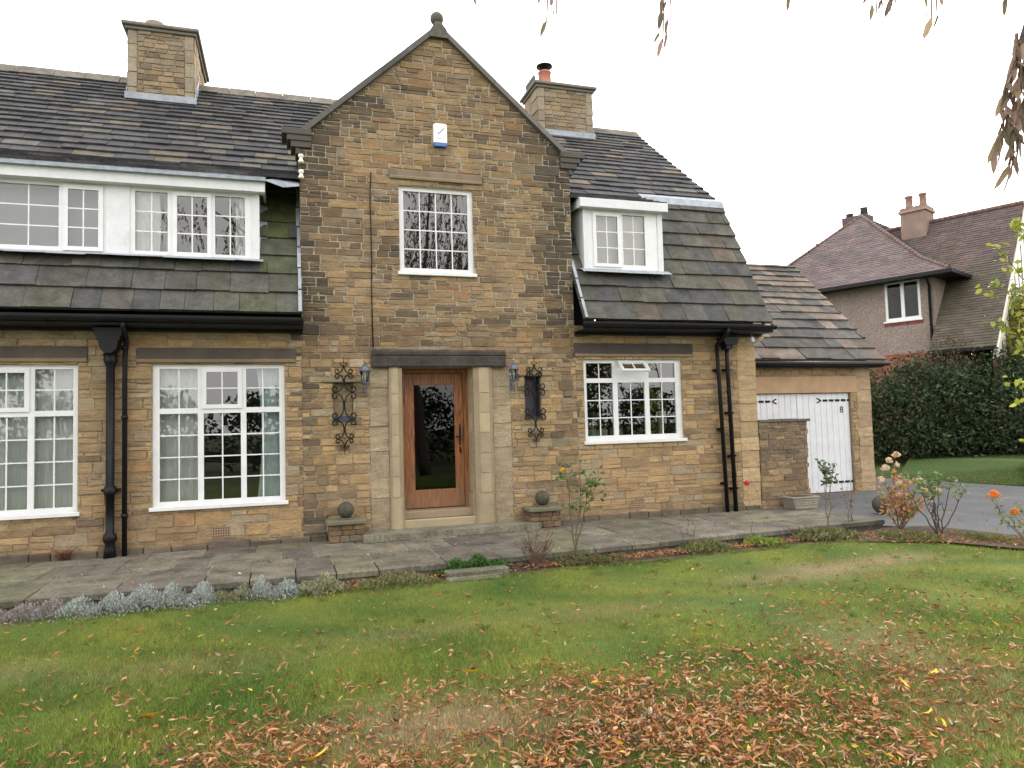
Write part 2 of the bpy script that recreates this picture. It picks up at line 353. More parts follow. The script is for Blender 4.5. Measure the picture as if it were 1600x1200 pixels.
# ------------------------------------------------------------------ palettes
BUFF = [(.37, .25, .125), (.335, .225, .115), (.40, .275, .145), (.30, .21, .115), (.355, .235, .11), (.265, .19, .11)]
BROWN = [(.185, .125, .072), (.15, .105, .066), (.22, .15, .085)]
DARK = [(.065, .056, .048), (.09, .074, .06), (.045, .041, .038)]
ORANGE = [(.38, .23, .10), (.34, .19, .085)]
GREY = [(.27, .225, .155), (.31, .26, .18)]
SOOT = (.042, .037, .032)
def facade_col(x, z):
    s1 = sn(x, z, .9, 1); s2 = sn(x, z, 3.0, 2); s3 = sn(x * .6, z * 1.6, 2.3, 8); gable = .25 < x < 4.85
    soot = 0; pd = .02; pb = .09
    if gable:
        pd = .06 if z > 2.4 else .03; pb = .26 if z > 2.4 else .16
        ed = min(abs(x - .25), abs(x - 4.85) - .06)
        w = (.34 if x < 2.5 else .40) if z > 2.9 else .22
        if ed < w * 1.8: soot += 1.0 * max(0, 1 - max(0, ed - w * .6) / (w * 1.25)) * (.6 + .7 * s3) * (1 if z > 2.9 else .55)
        sl = 8.1 - abs(x - 2.55) * .93 - z
        if z > 5.8: soot += max(0, 1 - sl / .75) * .75 * s3 + max(0, s1 - .45) * .8
        if 1.2 < x < 1.75 and 3.9 < z < 5.6: soot += .35 * s3
        if z > 2.9: soot += max(0, s3 - .62) * 1.0
        if 1.0 < x < 3.8 and 2.7 < z < 3.3: soot += .32 * s3
    else:
        soot += max(0, s3 - .78) * .7
        if z > 2.85: soot += .10
    if 4.85 < x < 5.1 and z > 2.5: soot += .3
    if abs(x + 2.3) < .4: soot += .5 * s3 * (1 - abs(x + 2.3) / .5)
    if abs(x - 7.75) < .3: soot += .3 * s3
    if z < .02: soot += .30
    if .3 < x < 1.2 and z < .5: soot += .25
    if x > 7.3: pb += .08
    r = random.random()
    if r < pd: c = random.choice(DARK)
    elif r < pd + pb: c = random.choice(BROWN)
    elif random.random() < (.10 if gable and z > 2.8 else .03): c = random.choice(ORANGE)
    elif random.random() < .15: c = random.choice(GREY)
    else: c = random.choice(BUFF)
    if gable and z > 2.6: c = mixc(c, (.20, .140, .080), .50)
    elif not gable or z < 2.6: c = mixc(c, (.33, .232, .128), .38 if not gable else .3)
    k = (.86 + .28 * s2) * U(.93, 1.07)
    c = mixc(tuple(q * k for q in c), SOOT, max(0, min(.8, soot * U(.45, 1.15))))
    return c
def chim_col(x, z):
    return jit(mixc(random.choice(BUFF + BROWN + GREY + GREY), (.20, .16, .115), .55), .82, 1.05)
def slate_col(x, y):
    r = random.random(); s1 = sn(x, y, .8, 4)
    if r < .012: c = (.15, .08, .055)
    elif r < .07 + .10 * s1: c = random.choice([(.085, .07, .054), (.10, .08, .062)])
    elif r < .2: c = (.075, .072, .066)
    else: c = random.choice([(.032, .033, .038), (.040, .040, .044), (.048, .048, .05), (.036, .035, .037)])
    return jit(c, .98, 1.32)
def slate_low(x, y):
    r = random.random()
    if r < .06: c = (.085, .068, .052)
    else: c = random.choice([(.060, .060, .054), (.050, .050, .050), (.068, .064, .056), (.056, .053, .047), (.060, .060, .047)])
    return jit(c, .96, 1.22)
MORTAR = (.295, .24, .165)
front = lambda y0: (lambda x, z, d: (x, y0 - d, z))

# ================================================================== GROUND (structure)
def sheet(name, pts, mat, z, col=(.2, .2, .2)):
    mb = MB(); mb.face([(x, y, z) for x, y in pts], col); return tag(mb.build(name, M[mat]), kind='structure')
sheet('ground', [(-400, -400), (400, -400), (400, 400), (-400, 400)], 'earth', -.50)
sheet('driveway', [(8.6, .3), (9.30, .3), (9.36, -2.0), (9.95, -2.7), (10.25, -4.2), (11.3, -7), (12.4, -14), (19, -14), (17.0, 1.3), (16.6, 4.7), (16.2, 8.0), (8.6, 8.0)], 'asphalt', -.345)
# rough grass rising beyond the drive
mb = MB()
for (x0, y0, z0), (x1, y1, z1) in [((16.2, 8, -.33), (16.6, 4.7, -.33)), ((16.6, 4.7, -.33), (17, 1.3, -.33)), ((17, 1.3, -.33), (19, -14, -.33))]:
    mb.face([(x0, y0, z0), (x1, y1, z1), (x1 + 4, y1 + 1, .05), (x0 + 2, y0 + 1.5, .05)], (.05, .085, .02))
    mb.face([(x0 + 2, y0 + 1.5, .05), (x1 + 4, y1 + 1, .05), (x1 + 60, y1 + 1, .2), (x0 + 60, y0 + 40, .2)], (.08, .11, .03))
tag(mb.build('bank', M['lawn']), kind='structure')
mb = MB(); mb.face([(-14, -2.3, -.385), (-14, -3.3, -.385), (8.0, -2.9, -.37), (8.6, -2.3, -.37), (8.6, -2.0, -.385)], (.08, .055, .035))
for p, q in zip([(8.0, -2.9), (8.8, -3.55), (9.7, -5.2), (10.8, -8), (11.7, -14)], [(8.8, -3.55), (9.7, -5.2), (10.8, -8), (11.7, -14)]):
    pass
LE = [(8.0, -2.9, -.37), (8.9, -3.5, -.345), (9.6, -4.9, -.345), (10.7, -7.4, -.345), (11.8, -14, -.345)]; RE = [(8.6, -1.9, -.36), (9.95, -2.4, -.335), (10.35, -4.0, -.335), (11.4, -7, -.335), (12.5, -14, -.335)]
for k in range(4): mb.face([LE[k], LE[k + 1], RE[k + 1], RE[k]], (.08, .055, .035))
tag(mb.build('flower_bed', M['soil']), kind='structure')

# lawn: turf sheet with worn patches
PATCH = [(.95, -7.1, 1.0, .46, 1.0), (6.2, -4.35, .85, .4, .9), (5.5, -4.45, .7, .32, .7), (7.2, -4.2, .8, .28, .95), (4.5, -7.2, .6, 1.1, .55), (4.0, -8.1, .5, .5, .5), (-2.3, -4.9, .5, .35, .4), (2.9, -5.0, .8, .35, .35), (-.9, -5.2, .9, .3, .35), (1.0, -5.0, .8, .3, .3)]
def lawn_rgb(X, Y):
    X = np.asarray(X, float); Y = np.asarray(Y, float); d = np.zeros_like(X)
    for (a, b_, rx, ry, k) in PATCH:
        q = ((X - a) / rx) ** 2 + ((Y - b_) / ry) ** 2; d = np.maximum(d, k * np.exp(-q * 1.0))
    n = .5 + .25 * np.sin(X * 1.7 + 1.3 * np.sin(Y * 1.1)) * np.cos(Y * 2.1 + X * .6) + .25 * np.sin(X * 4.1 + Y * 3.3 + 2 * np.sin(Y * 2.7))
    g1 = np.array([.10, .18, .030]); g2 = np.array([.235, .275, .045]); br = np.array([.37, .29, .16])
    c = g1 + (g2 - g1) * np.clip(n, 0, 1)[..., None]
    return c + (br - c) * d[..., None]
def lawn_edge(x): return np.where(x < 7.6, -2.98 + .05 * np.sin(x * 2.3) + .05 * (x > -1) * np.clip((x + 1) / 8, 0, 1) * 6, -2.68 - (x - 7.6) * .0)
def lawn_in(X, Y):
    e = -3.02 + .045 * np.sin(X * 2.1) + .028 * np.clip(X, 0, 12) + np.where(X < -.2, 0, .0)
    e = np.where(X > 7.9, e - (X - 7.9) * .75, e)
    return (Y < e) & (X < 8.85 + np.clip(-Y - 3.3, 0, 20) * .42 + .03 * np.sin(Y * 5)) & (X > -13)
gs = .09; xs_ = np.arange(-9, 13, gs); ys_ = np.arange(-15, -2.4, gs)
GX, GY = np.meshgrid(xs_, ys_); nx_ = len(xs_); ny_ = len(ys_)
GZ = -.372 + .006 * np.sin(GX * 3.1 + GY) + .005 * np.sin(GY * 4.3 - GX * 1.7)
ii, jj = np.meshgrid(np.arange(nx_ - 1), np.arange(ny_ - 1)); ok = lawn_in(xs_[ii] + gs / 2, ys_[jj] + gs / 2)
ii = ii[ok]; jj = jj[ok]; a = jj * nx_ + ii
o = npmesh('lawn', np.stack([GX.ravel(), GY.ravel(), GZ.ravel()], 1), np.stack([a, a + 1, a + 1 + nx_, a + nx_], 1), lawn_rgb(xs_[ii], ys_[jj]) * .62, M['lawn'], smooth=True)
tag(o, kind='structure')

def blades(name, X, Y, Z, h, w, C, mat, lean=.5):
    n = len(X); th = rng.uniform(0, 2 * np.pi, n); la = rng.uniform(0, 2 * np.pi, n); ll = rng.uniform(0, lean, n) * h
    dx = np.cos(th) * w / 2; dy = np.sin(th) * w / 2
    V = np.empty((n, 3, 3)); V[:, 0] = np.stack([X - dx, Y - dy, Z], 1); V[:, 1] = np.stack([X + dx, Y + dy, Z], 1)
    V[:, 2] = np.stack([X + np.cos(la) * ll, Y + np.sin(la) * ll, Z + h], 1)
    return npmesh(name, V.reshape(-1, 3), np.arange(3 * n).reshape(-1, 3), C, mat)
# camera view wedge in plan, to spend the blades where they show
def in_view(X, Y, m=1.3):
    dx = X; dy = Y + 11.6; r = dx * .953 - dy * .30; f = dx * .3016 + dy * .9518
    return (f > 2.2) & (np.abs(r) < f * .74 + m)
n = 1700000
X = rng.uniform(-6.5, 12, n); Y = -2.6 - 7.6 * rng.uniform(0, 1, n) ** 1.0
f_ = X * .3016 + (Y + 11.6) * .9518
keep = in_view(X, Y) & lawn_in(X, Y) & (rng.uniform(0, 1, n) < np.clip((8.5 / np.maximum(f_, 1)) ** 1.6 * .42, .22, 1))
X = X[keep]; Y = Y[keep]; C = lawn_rgb(X, Y); n = len(X)
k = rng.uniform(.5, 1.5, (n, 1)); yel = (rng.uniform(0, 1, (n, 1)) < .10); C = C * k; C = np.where(yel, C * .4 + np.array([.30, .25, .12]) * .6, C)
tf = .5 + .5 * np.sin(X * 23 + 3 * np.sin(Y * 17)) * np.sin(Y * 27 + 2 * np.sin(X * 19)); fd = np.clip((9.5 - (X * .3016 + (Y + 11.6) * .9518)) / 5, .45, 1.15)
C = C * (.78 + .44 * tf)[:, None]
g = blades('grass', X, Y, np.full(n, -.374), rng.uniform(.016, .046, n) * (.75 + .6 * tf), rng.uniform(.003, .0065, n) * fd * 1.15, C, M['blade'], .9)
tag(g, kind='stuff'); print('blades', n)
nt_ = 420; cx_t = rng.uniform(-4.5, 9.5, nt_); cy_t = rng.uniform(-9, -2.9, nt_); e_ = rng.uniform(0, 1, nt_) < .35; cy_t = np.where(e_, -3.05 + .045 * np.sin(cx_t * 2.1) + .028 * np.clip(cx_t, 0, 12) - rng.uniform(0, .08, nt_), cy_t)
XT = np.repeat(cx_t, 55) + rng.normal(0, .028, nt_ * 55); YT = np.repeat(cy_t, 55) + rng.normal(0, .028, nt_ * 55); kt = in_view(XT, YT) & lawn_in(XT, YT + .04); CT = np.repeat(np.array([(.09, .16, .03), (.13, .20, .04), (.22, .22, .06)])[rng.integers(0, 3, nt_)], 55, axis=0) * rng.uniform(.6, 1.3, (nt_ * 55, 1))
XT, YT, CT = XT[kt], YT[kt], CT[kt]; tag(blades('grass_tufts', XT, YT, np.full(len(XT), -.374), rng.uniform(.03, .065, len(XT)), rng.uniform(.003, .006, len(XT)), CT, M['blade'], 1.0), kind='stuff')

nb_ = 90000; tb = rng.uniform(0, 1, nb_); wb = rng.uniform(0, 1, nb_) ** 1.2 * 6; yb2 = -6 + tb * 14; xb2 = 17.0 - .035 * (yb2 - 1.3) * 2 + np.where(yb2 < 1.3, (1.3 - yb2) * .13, 0) + wb
zb2 = -.33 + .38 * np.clip((xb2 - 17) / 4, 0, 1); cb = np.array([(.07, .12, .025), (.10, .15, .03), (.13, .14, .05)])[rng.integers(0, 3, nb_)] * rng.uniform(.6, 1.2, (nb_, 1))
tag(blades('rough_grass', xb2, yb2, zb2, rng.uniform(.03, .08, nb_), rng.uniform(.008, .016, nb_), cb, M['blade'], .9), kind='stuff')
# fallen leaves: folded, curled lance leaves
def leaf_litter(name, P, Lh, Wd, C, yaw, pitch, roll, curl, fold, mat, parent=None):
    """each leaf 4 stations x 3 verts"""
    n = len(P); ns = 5; s = np.linspace(0, 1, ns); wprof = np.array([.06, .8, 1.0, .62, .03])
    V = np.empty((n, ns, 3, 3))
    for i in range(ns):
        x = (s[i] - .5) * Lh; z = curl * ((s[i] - .5) ** 2) * 4 * Lh * .35
        for j, sg in enumerate((-1, 0, 1)):
            V[:, i, j, 0] = x; V[:, i, j, 1] = sg * Wd / 2 * wprof[i] * np.cos(fold); V[:, i, j, 2] = z + abs(sg) * Wd / 2 * wprof[i] * np.sin(fold)
    def rot(V, ax, an):
        c = np.cos(an)[:, None, None]; s_ = np.sin(an)[:, None, None]; a_, b_ = [(1, 2), (0, 2), (0, 1)][ax]
        va = V[..., a_] * c - V[..., b_] * s_; vb = V[..., a_] * s_ + V[..., b_] * c; V = V.copy(); V[..., a_] = va; V[..., b_] = vb; return V
    V += rng.normal(0, 1, V.shape) * (Lh * .022)[:, None, None, None]
    V = rot(V, 0, roll); V = rot(V, 1, pitch); V = rot(V, 2, yaw)
    V -= np.minimum(V[..., 2].min(axis=(1, 2)), 0)[:, None, None, None] * np.array([0, 0, 1]) if parent is None else 0
    V += P[:, None, None, :]
    b0 = (np.arange(n) * ns * 3)[:, None, None] + (np.arange(ns - 1) * 3)[None, :, None] + np.arange(2)[None, None, :]
    F = np.stack([b0, b0 + 1, b0 + 4, b0 + 3], -1).reshape(-1, 4)
    return npmesh(name, V.reshape(-1, 3), F, np.repeat(C, (ns - 1) * 2, axis=0), mat, parent, smooth=True)
LEAFC = np.array([(.43, .20, .085), (.34, .13, .05), (.47, .245, .12), (.22, .10, .045), (.50, .31, .17), (.41, .155, .055), (.14, .075, .05), (.46, .36, .24), (.60, .40, .05)])
def litter_density(X, Y):
    u = X * .953 - (Y + 11.6) * .30; f = X * .3016 + (Y + 11.6) * .9518
    near = np.clip((7.4 - f) / 2.8, 0, 1) ** 1.1
    blob = np.exp(-(((X - 2.2) / 1.25) ** 2 + ((Y + 7.75) / .85) ** 2)) * 1.6 + .9 * np.exp(-(((X - .1) / 1.2) ** 2 + ((Y + 7.35) / .6) ** 2)) + .22 * np.exp(-(((X - 4.3) / 1.2) ** 2 + ((Y + 7.5) / 1.1) ** 2)) + .09 * np.exp(-(((X - 5.8) / 1.3) ** 2 + ((Y + 5.9) / .9) ** 2))
    n_ = .5 + .5 * np.sin(X * 3.1 + 2.2 * np.sin(Y * 2.3 + 1)) * np.sin(Y * 4.7 + 1.5 * np.sin(X * 2.9)); n2 = .5 + .5 * np.sin(X * 9.1 + Y * 5) * np.sin(Y * 11 - X * 3)
    bare = 1 - .85 * np.exp(-(((X - .95) / .75) ** 2 + ((Y + 7.15) / .4) ** 2) * 1.2) 
    return (blob * (.35 + .8 * n_) * (.5 + n2 * .8) + .03 * near + .008) * bare
n = 165000; X = rng.uniform(-5, 10, n); Y = rng.uniform(-9.4, -2.7, n)
keep = in_view(X, Y) & lawn_in(X, Y) & (rng.uniform(0, 1, n) < litter_density(X, Y) * .95)
X = X[keep]; Y = Y[keep]
# bed litter
nb = 3800; XB = rng.uniform(-4, 10.2, nb); YB = -2.7 - rng.uniform(0, .3, nb) + .045 * np.clip(XB, 0, 8) * 1.0
YB = np.where(XB > 8.2, -2.75 - (XB - 8.2) * .85 + rng.uniform(-.45, .75, nb), YB)
kb = (rng.uniform(0, 1, nb) < np.where(XB > 3.3, .8, .45)); XB = XB[kb]; YB = YB[kb]
XD = rng.uniform(9.4, 17, 420); YD = rng.uniform(-6, 5, 420); kd = (XD > 10.3 + np.clip(-YD - 4, 0, 9) * .4) & ((YD < 2.2) | (XD > 14)); XP = rng.uniform(-3.5, 9, 170); YP = rng.uniform(-2.5, -.15, 170)
X = np.concatenate([X, XB, XD[kd], XP]); Y = np.concatenate([Y, YB, YD[kd], YP]); n = len(X); print('litter', n)
P = np.stack([X, Y, -.352 + rng.uniform(0, .02, n)], 1); P[-170:, 2] = -.21; P[-170 - int(kd.sum()):-170, 2] = -.335
ci = rng.choice(len(LEAFC), n, p=[.19, .16, .16, .12, .12, .1, .065, .065, .02]); C = LEAFC[ci] * rng.uniform(.75, 1.2, (n, 1))
tag(leaf_litter('fallen_leaves', P, rng.uniform(.032, .08, n) * rng.choice([1, 1, 1, 1.3], n), rng.uniform(.014, .032, n), C, rng.uniform(0, 6.28, n), rng.normal(0, .28, n), rng.normal(0, .9, n), rng.uniform(-.5, 1.2, n), rng.uniform(.6, 1.4, n), M['litter']), kind='stuff')

# patio of stone flags
mb = MB()
def pedge(x): return -2.64 + np.interp(x, [-3, 1, 6.3, 9.3], [0, -.03, .28, .47])
yb = [0.0, -.62, -1.45, None]
fc = [(.125, .115, .088), (.15, .135, .10), (.115, .105, .084), (.165, .15, .118), (.135, .13, .085), (.10, .09, .074)]
for r in range(3):
    x = -9 - U(0, .5)
    while x < 9.25:
        w = U(.4, .95); x1 = min(x + w, 9.35); y0 = -.0 if r == 0 else yb[r] ; g = .007
        y1a = yb[r + 1] if r < 2 else pedge(x); y1b = yb[r + 1] if r < 2 else pedge(x1)
        y1a += U(-.02, .02) if r < 2 else U(-.015, .015); y1b += U(-.02, .02) if r < 2 else U(-.015, .015)
        sk = U(-.05, .05); c = jit(random.choice(fc), .85, 1.15); dz = U(-.004, .006); z = -.22 + dz
        P4 = [(x + g, y1a + g), (x1 - g, y1b + g), (x1 - g + sk * 0, y0 - g), (x + g, y0 - g)]
        cx_ = (x + x1) / 2; cy_ = (y0 + y1a) / 2; e = .012
        inn = [(px + (e if px < cx_ else -e), py + (e if py < cy_ else -e)) for px, py in P4]
        t1, t2 = U(-.004, .004), U(-.004, .004)
        mb.poly([(px, py, z - .07) for px, py in P4] + [(px, py, z - .008) for px, py in P4] + [(px, py, z + (t1 if px < cx_ else t2)) for px, py in inn],
                [(8, 9, 10, 11)] + [(i, (i + 1) % 4, (i + 1) % 4 + 4, i + 4) for i in range(4)] + [(i + 4, (i + 1) % 4 + 4, (i + 1) % 4 + 8, i + 8) for i in range(4)], c)
        x = x1
# bed under the flags and mossy riser of rough stones
mb.box(-9, 9.3, -2.08, -.0, -.4, -.230, (.20, .185, .15))
x = -9
while x < 9.2:
    w = U(.3, .9); x1 = min(9.3, x + w); ya, yb_ = pedge(x) + .03, pedge(x1) + .03
    mb.prism([(x, ya, -.45), (x1 - .01, yb_, -.45), (x1 - .01, yb_ + .7, -.45), (x, ya + .7, -.45)], (0, 0, .165), jit((.11, .105, .075), .7, 1.1)); x = x1
tag(mb.build('patio', M['flag']), kind='structure')

# ================================================================== THE STONE HOUSE
HOUSE = thing('stone_house', 'large buff stone house with steep front gable, mansard slate roof and white windows', 'house', (2.5, 0, -.3))
# openings in the front wall (x0,x1,z0,z1)
WIN1 = (-4.66, -2.82, .42, 2.52); WIN2 = (-1.86, -.01, .42, 2.52); WIN3 = (5.0, 6.95, 1.15, 2.60); WINU = (1.81, 3.06, 4.03, 5.48)
DOORO = (1.80, 2.98, -.24, 2.47); NI1 = (.72, 1.03, 1.60, 2.23); NI2 = (3.90, 4.19, 1.62, 2.31)
VENT1 = (-1.05, -.81, -.06, .09); VENT2 = (5.84, 6.08, -.06, .09)
LINT = [(-5.1, -2.70, 2.56, 2.78), (-2.06, .15, 2.55, 2.77), (4.83, 7.18, 2.65, 2.89), (1.66, 3.23, 5.585, 5.76)]
JAMB = [(1.28, 1.80, -.24, 2.44), (2.98, 3.64, -.24, 2.44)]
DLINT = (1.32, 3.55, 2.47, 2.75)
VOID = [WIN1, WIN2, WIN3, WINU, DOORO, NI1, NI2]
HOLES = VOID + LINT + JAMB + [DLINT, VENT1, VENT2]
mb = MB(); f0 = front(0)
lower = [(-9, -.36), (8.15, -.36), (8.15, 3.2), (-9, 3.2)]
masonry(mb, f0, [(-9, -.36), (.25, -.36), (.25, 3.2), (-9, 3.2)], HOLES, facade_col, (.10, .21), (.2, .6))
masonry(mb, f0, [(.25, -.36), (4.85, -.36), (4.85, 3.2), (.25, 3.2)], HOLES, facade_col, (.08, .17), (.14, .42))
masonry(mb, f0, [(4.85, -.36), (8.15, -.36), (8.15, 3.2), (4.85, 3.2)], HOLES, facade_col, (.09, .19), (.16, .55))
gab = [(.25, 3.2), (4.85, 3.2), (4.85, 6.18), (2.55, 8.22), (.25, 6.18)]
masonry(mb, f0, gab, HOLES, facade_col, (.08, .2), (.11, .42), .0065)
# corner quoins in dressed stone
z = -.36; i = 0
while z < 3.2:
    h = U(.24, .34); w = .4 if i % 2 else .32
    ashlar(mb, f0, [(8.15, 8.55, z, min(z + h, 3.2))], (.40, .29, .165)); z += h; i += 1
backing(mb, f0, [(-9, -.5), (8.55, -.5), (8.55, 3.2), (-9, 3.2)], VOID, MORTAR)
backing(mb, f0, gab, VOID, (.36, .32, .25))
# dressed stone around the door, lintel courses and jamb blocks
cA = (.31, .25, .165)
for (a, b_, c, d) in [(1.28, 1.58, 0, 0), (3.32, 3.64, 0, 0)]:
    z = -.24; i = 0
    for h in (.62, .32, .42, .40, .30, .32, .30):
        e = U(-.03, .03) if i else 0; ashlar(mb, f0, [(a, b_, z, z + h)], cA); z += h; i += 1
# reveals
for (x0, x1, z0, z1), dp in [(WIN1, .12), (WIN2, .12), (WIN3, .12), (WINU, .12), (NI1, .14), (NI2, .30), (DOORO, .5)]:
    c = (.33, .25, .15)
    mb.face([(x0, 0, z0), (x0, dp, z0), (x0, dp, z1), (x0, 0, z1)][::-1], c); mb.face([(x1, 0, z0), (x1, dp, z0), (x1, dp, z1), (x1, 0, z1)], c)
    mb.face([(x0, 0, z0), (x1, 0, z0), (x1, dp, z0), (x0, dp, z0)], c); mb.face([(x0, 0, z1), (x1, 0, z1), (x1, dp, z1), (x0, dp, z1)][::-1], c)
mb.face([(NI1[0], .14, NI1[2]), (NI1[1], .14, NI1[2]), (NI1[1], .14, NI1[3]), (NI1[0], .14, NI1[3])], (.30, .22, .13))
ashlar(mb, front(.14), [(NI1[0] + .005, NI1[1] - .005, 1.72, 1.93), (NI1[0] + .005, NI1[1] - .005, 1.93, 2.22)], (.30, .23, .14))
# sides and back of the house
c = (.3, .23, .15)
mb.face([(8.55, 0, -.5), (8.55, 7.6, -.5), (8.55, 7.6, 3.0), (8.55, 6.7, 5.7), (8.35, 3.8, 8.25), (8.55, .9, 5.7), (8.55, 0, 3.9)], c)
mb.face([(-9, 7.6, -.5), (-9, 0, -.5), (-9, 0, 3.9), (-9, .9, 5.7), (-9, 3.8, 8.25), (-9, 6.7, 5.7), (-9, 7.6, 3.0)], c)
mb.face([(8.55, 7.6, -.5), (-9, 7.6, -.5), (-9, 7.6, 3.1), (8.55, 7.6, 3.1)], c)
mb.face([(.25, 0, 3.1), (.25, 0, 6.18), (.25, 3, 6.18), (.25, 3, 3.1)], (.08, .07, .06)); mb.face([(4.85, 0, 3.1), (4.85, 3, 3.1), (4.85, 3, 6.18), (4.85, 0, 6.18)], (.08, .07, .06))
# plain courses above the left bays
mb.build('wall', M['stone'], HOUSE)

# plinth of rougher darker stone at the foot
for (a, b_) in [(-9, .6), (4.35, 8.5)]:
    mb = MB(); x = a
    while x < b_:
        w = U(.25, .6); x1 = min(b_, x + w); h = U(.07, .12)
        mb.box(x + .005, x1 - .005, -.05 - U(0, .02), .0, -.24, -.22 + h, jit((.12, .095, .07), .7, 1.2), .012); x = x1
    mb.build('plinth', M['stone'], HOUSE)

# lintels
for (x0, x1, z0, z1), col in zip(LINT, [(.085, .07, .058), (.085, .07, .058), (.065, .055, .048), (.17, .13, .09)]):
    mb = MB(); n = 14; pts = []
    for i in range(n):
        xa = x0 + (x1 - x0) * i / n; xb = x0 + (x1 - x0) * (i + 1) / n
        k = U(.9, 1.1); c = tuple(q * k for q in col)
        prof = [(0.0, z0), (-.045, z0), (-.05, z0 + .035), (-.035, z0 + .05), (-.02, z1 - .03), (-.005, z1), (0.0, z1)]
        for j in range(len(prof) - 1):
            (ya, za), (yb_, zb) = prof[j], prof[j + 1]
            mb.face([(xa, ya, za), (xb, ya, za), (xb, yb_, zb), (xa, yb_, zb)], (c if j not in (0, 1, 2) else mixc(c, (.25, .185, .11), .8)))
    for x in (x0, x1): mb.face([(x, y, z) for y, z in (prof if x == x0 else prof[::-1])], col)
    mb.build('lintel', M['ashlar'], HOUSE)
# tarred beam over the door
mb = MB(); x0, x1, z0, z1 = DLINT
prof = [(.0, z0), (-.09, z0), (-.10, z0 + .03), (-.075, z0 + .045), (-.08, z0 + .17), (-.06, z0 + .185), (-.075, z0 + .20), (-.075, z0 + .25), (-.05, z1), (0, z1)]
for i in range(20):
    xa = x0 + (x1 - x0) * i / 20; xb = x0 + (x1 - x0) * (i + 1) / 20
    for j in range(len(prof) - 1):
        (ya, za), (yb_, zb) = prof[j], prof[j + 1]; mb.face([(xa, ya, za), (xb, ya, za), (xb, yb_, zb), (xa, yb_, zb)], (.05, .04, .03))
mb.face([(x0, y, z) for y, z in prof], (.04, .03, .03)); mb.face([(x1, y, z) for y, z in prof[::-1]], (.04, .03, .03))
mb.face([(x0 + .4, 0, z0 + .002), (x1 - .4, 0, z0 + .002), (x1 - .4, .5, z0 + .002), (x0 + .4, .5, z0 + .002)][::-1], (.04, .03, .03))
mb.build('door_lintel', M['beam'], HOUSE)
# rounded door pillars in drums
for (xc, xe) in [(1.806, 1.58), (2.974, 3.32)]:
    mb = MB(); z = -.24
    for i, h in enumerate((.62, .33, .33, .34, .33, .33, .43)):
        z1_ = min(z + h, 2.469); col = jit((.35, .285, .185), .85, 1.08); n = 9; big = .02 if i == 0 else 0
        ring = []
        w = abs(xe - xc); sgn = 1 if xe > xc else -1
        for k in range(n + 1):     # quarter-round from the reveal to the wall face
            a = math.pi / 2 * k / n * 1.0
            ring.append((xc + sgn * (w * .5) * (1 - math.cos(a)) * 1.0 - sgn * big, -(.07 + big) * math.sin(a) + .12 * (1 - math.sin(a))))
        for k in range(1, n + 1):
            a = math.pi / 2 * (1 - k / n)
            ring.append((xe - sgn * (w * .5) * (1 - math.cos(a)), -(.07 + big) * math.sin(a)))
        ring = [(xc - sgn * big, .5)] + ring
        for k in range(len(ring) - 1):
            (xa, ya), (xb, yb_) = ring[k], ring[k + 1]; q = [(xa, ya, z + .004), (xb, yb_, z + .004), (xb, yb_, z1_ - .004), (xa, ya, z1_ - .004)]
            mb.face(q if sgn > 0 else q[::-1], col, True)
        q = [(x, y + .004, z1_ - .004) for x, y in ring]; 
        z = z1_
    # dark joint core
    for (a, b_, y) in [(min(xc, xe) + .01, max(xc, xe) - .01, -.055)]: mb.box(a, b_, y, .4, -.24, 2.46, (.25, .2, .13))
    mb.build('door_pillar', M['ashlar'], HOUSE)

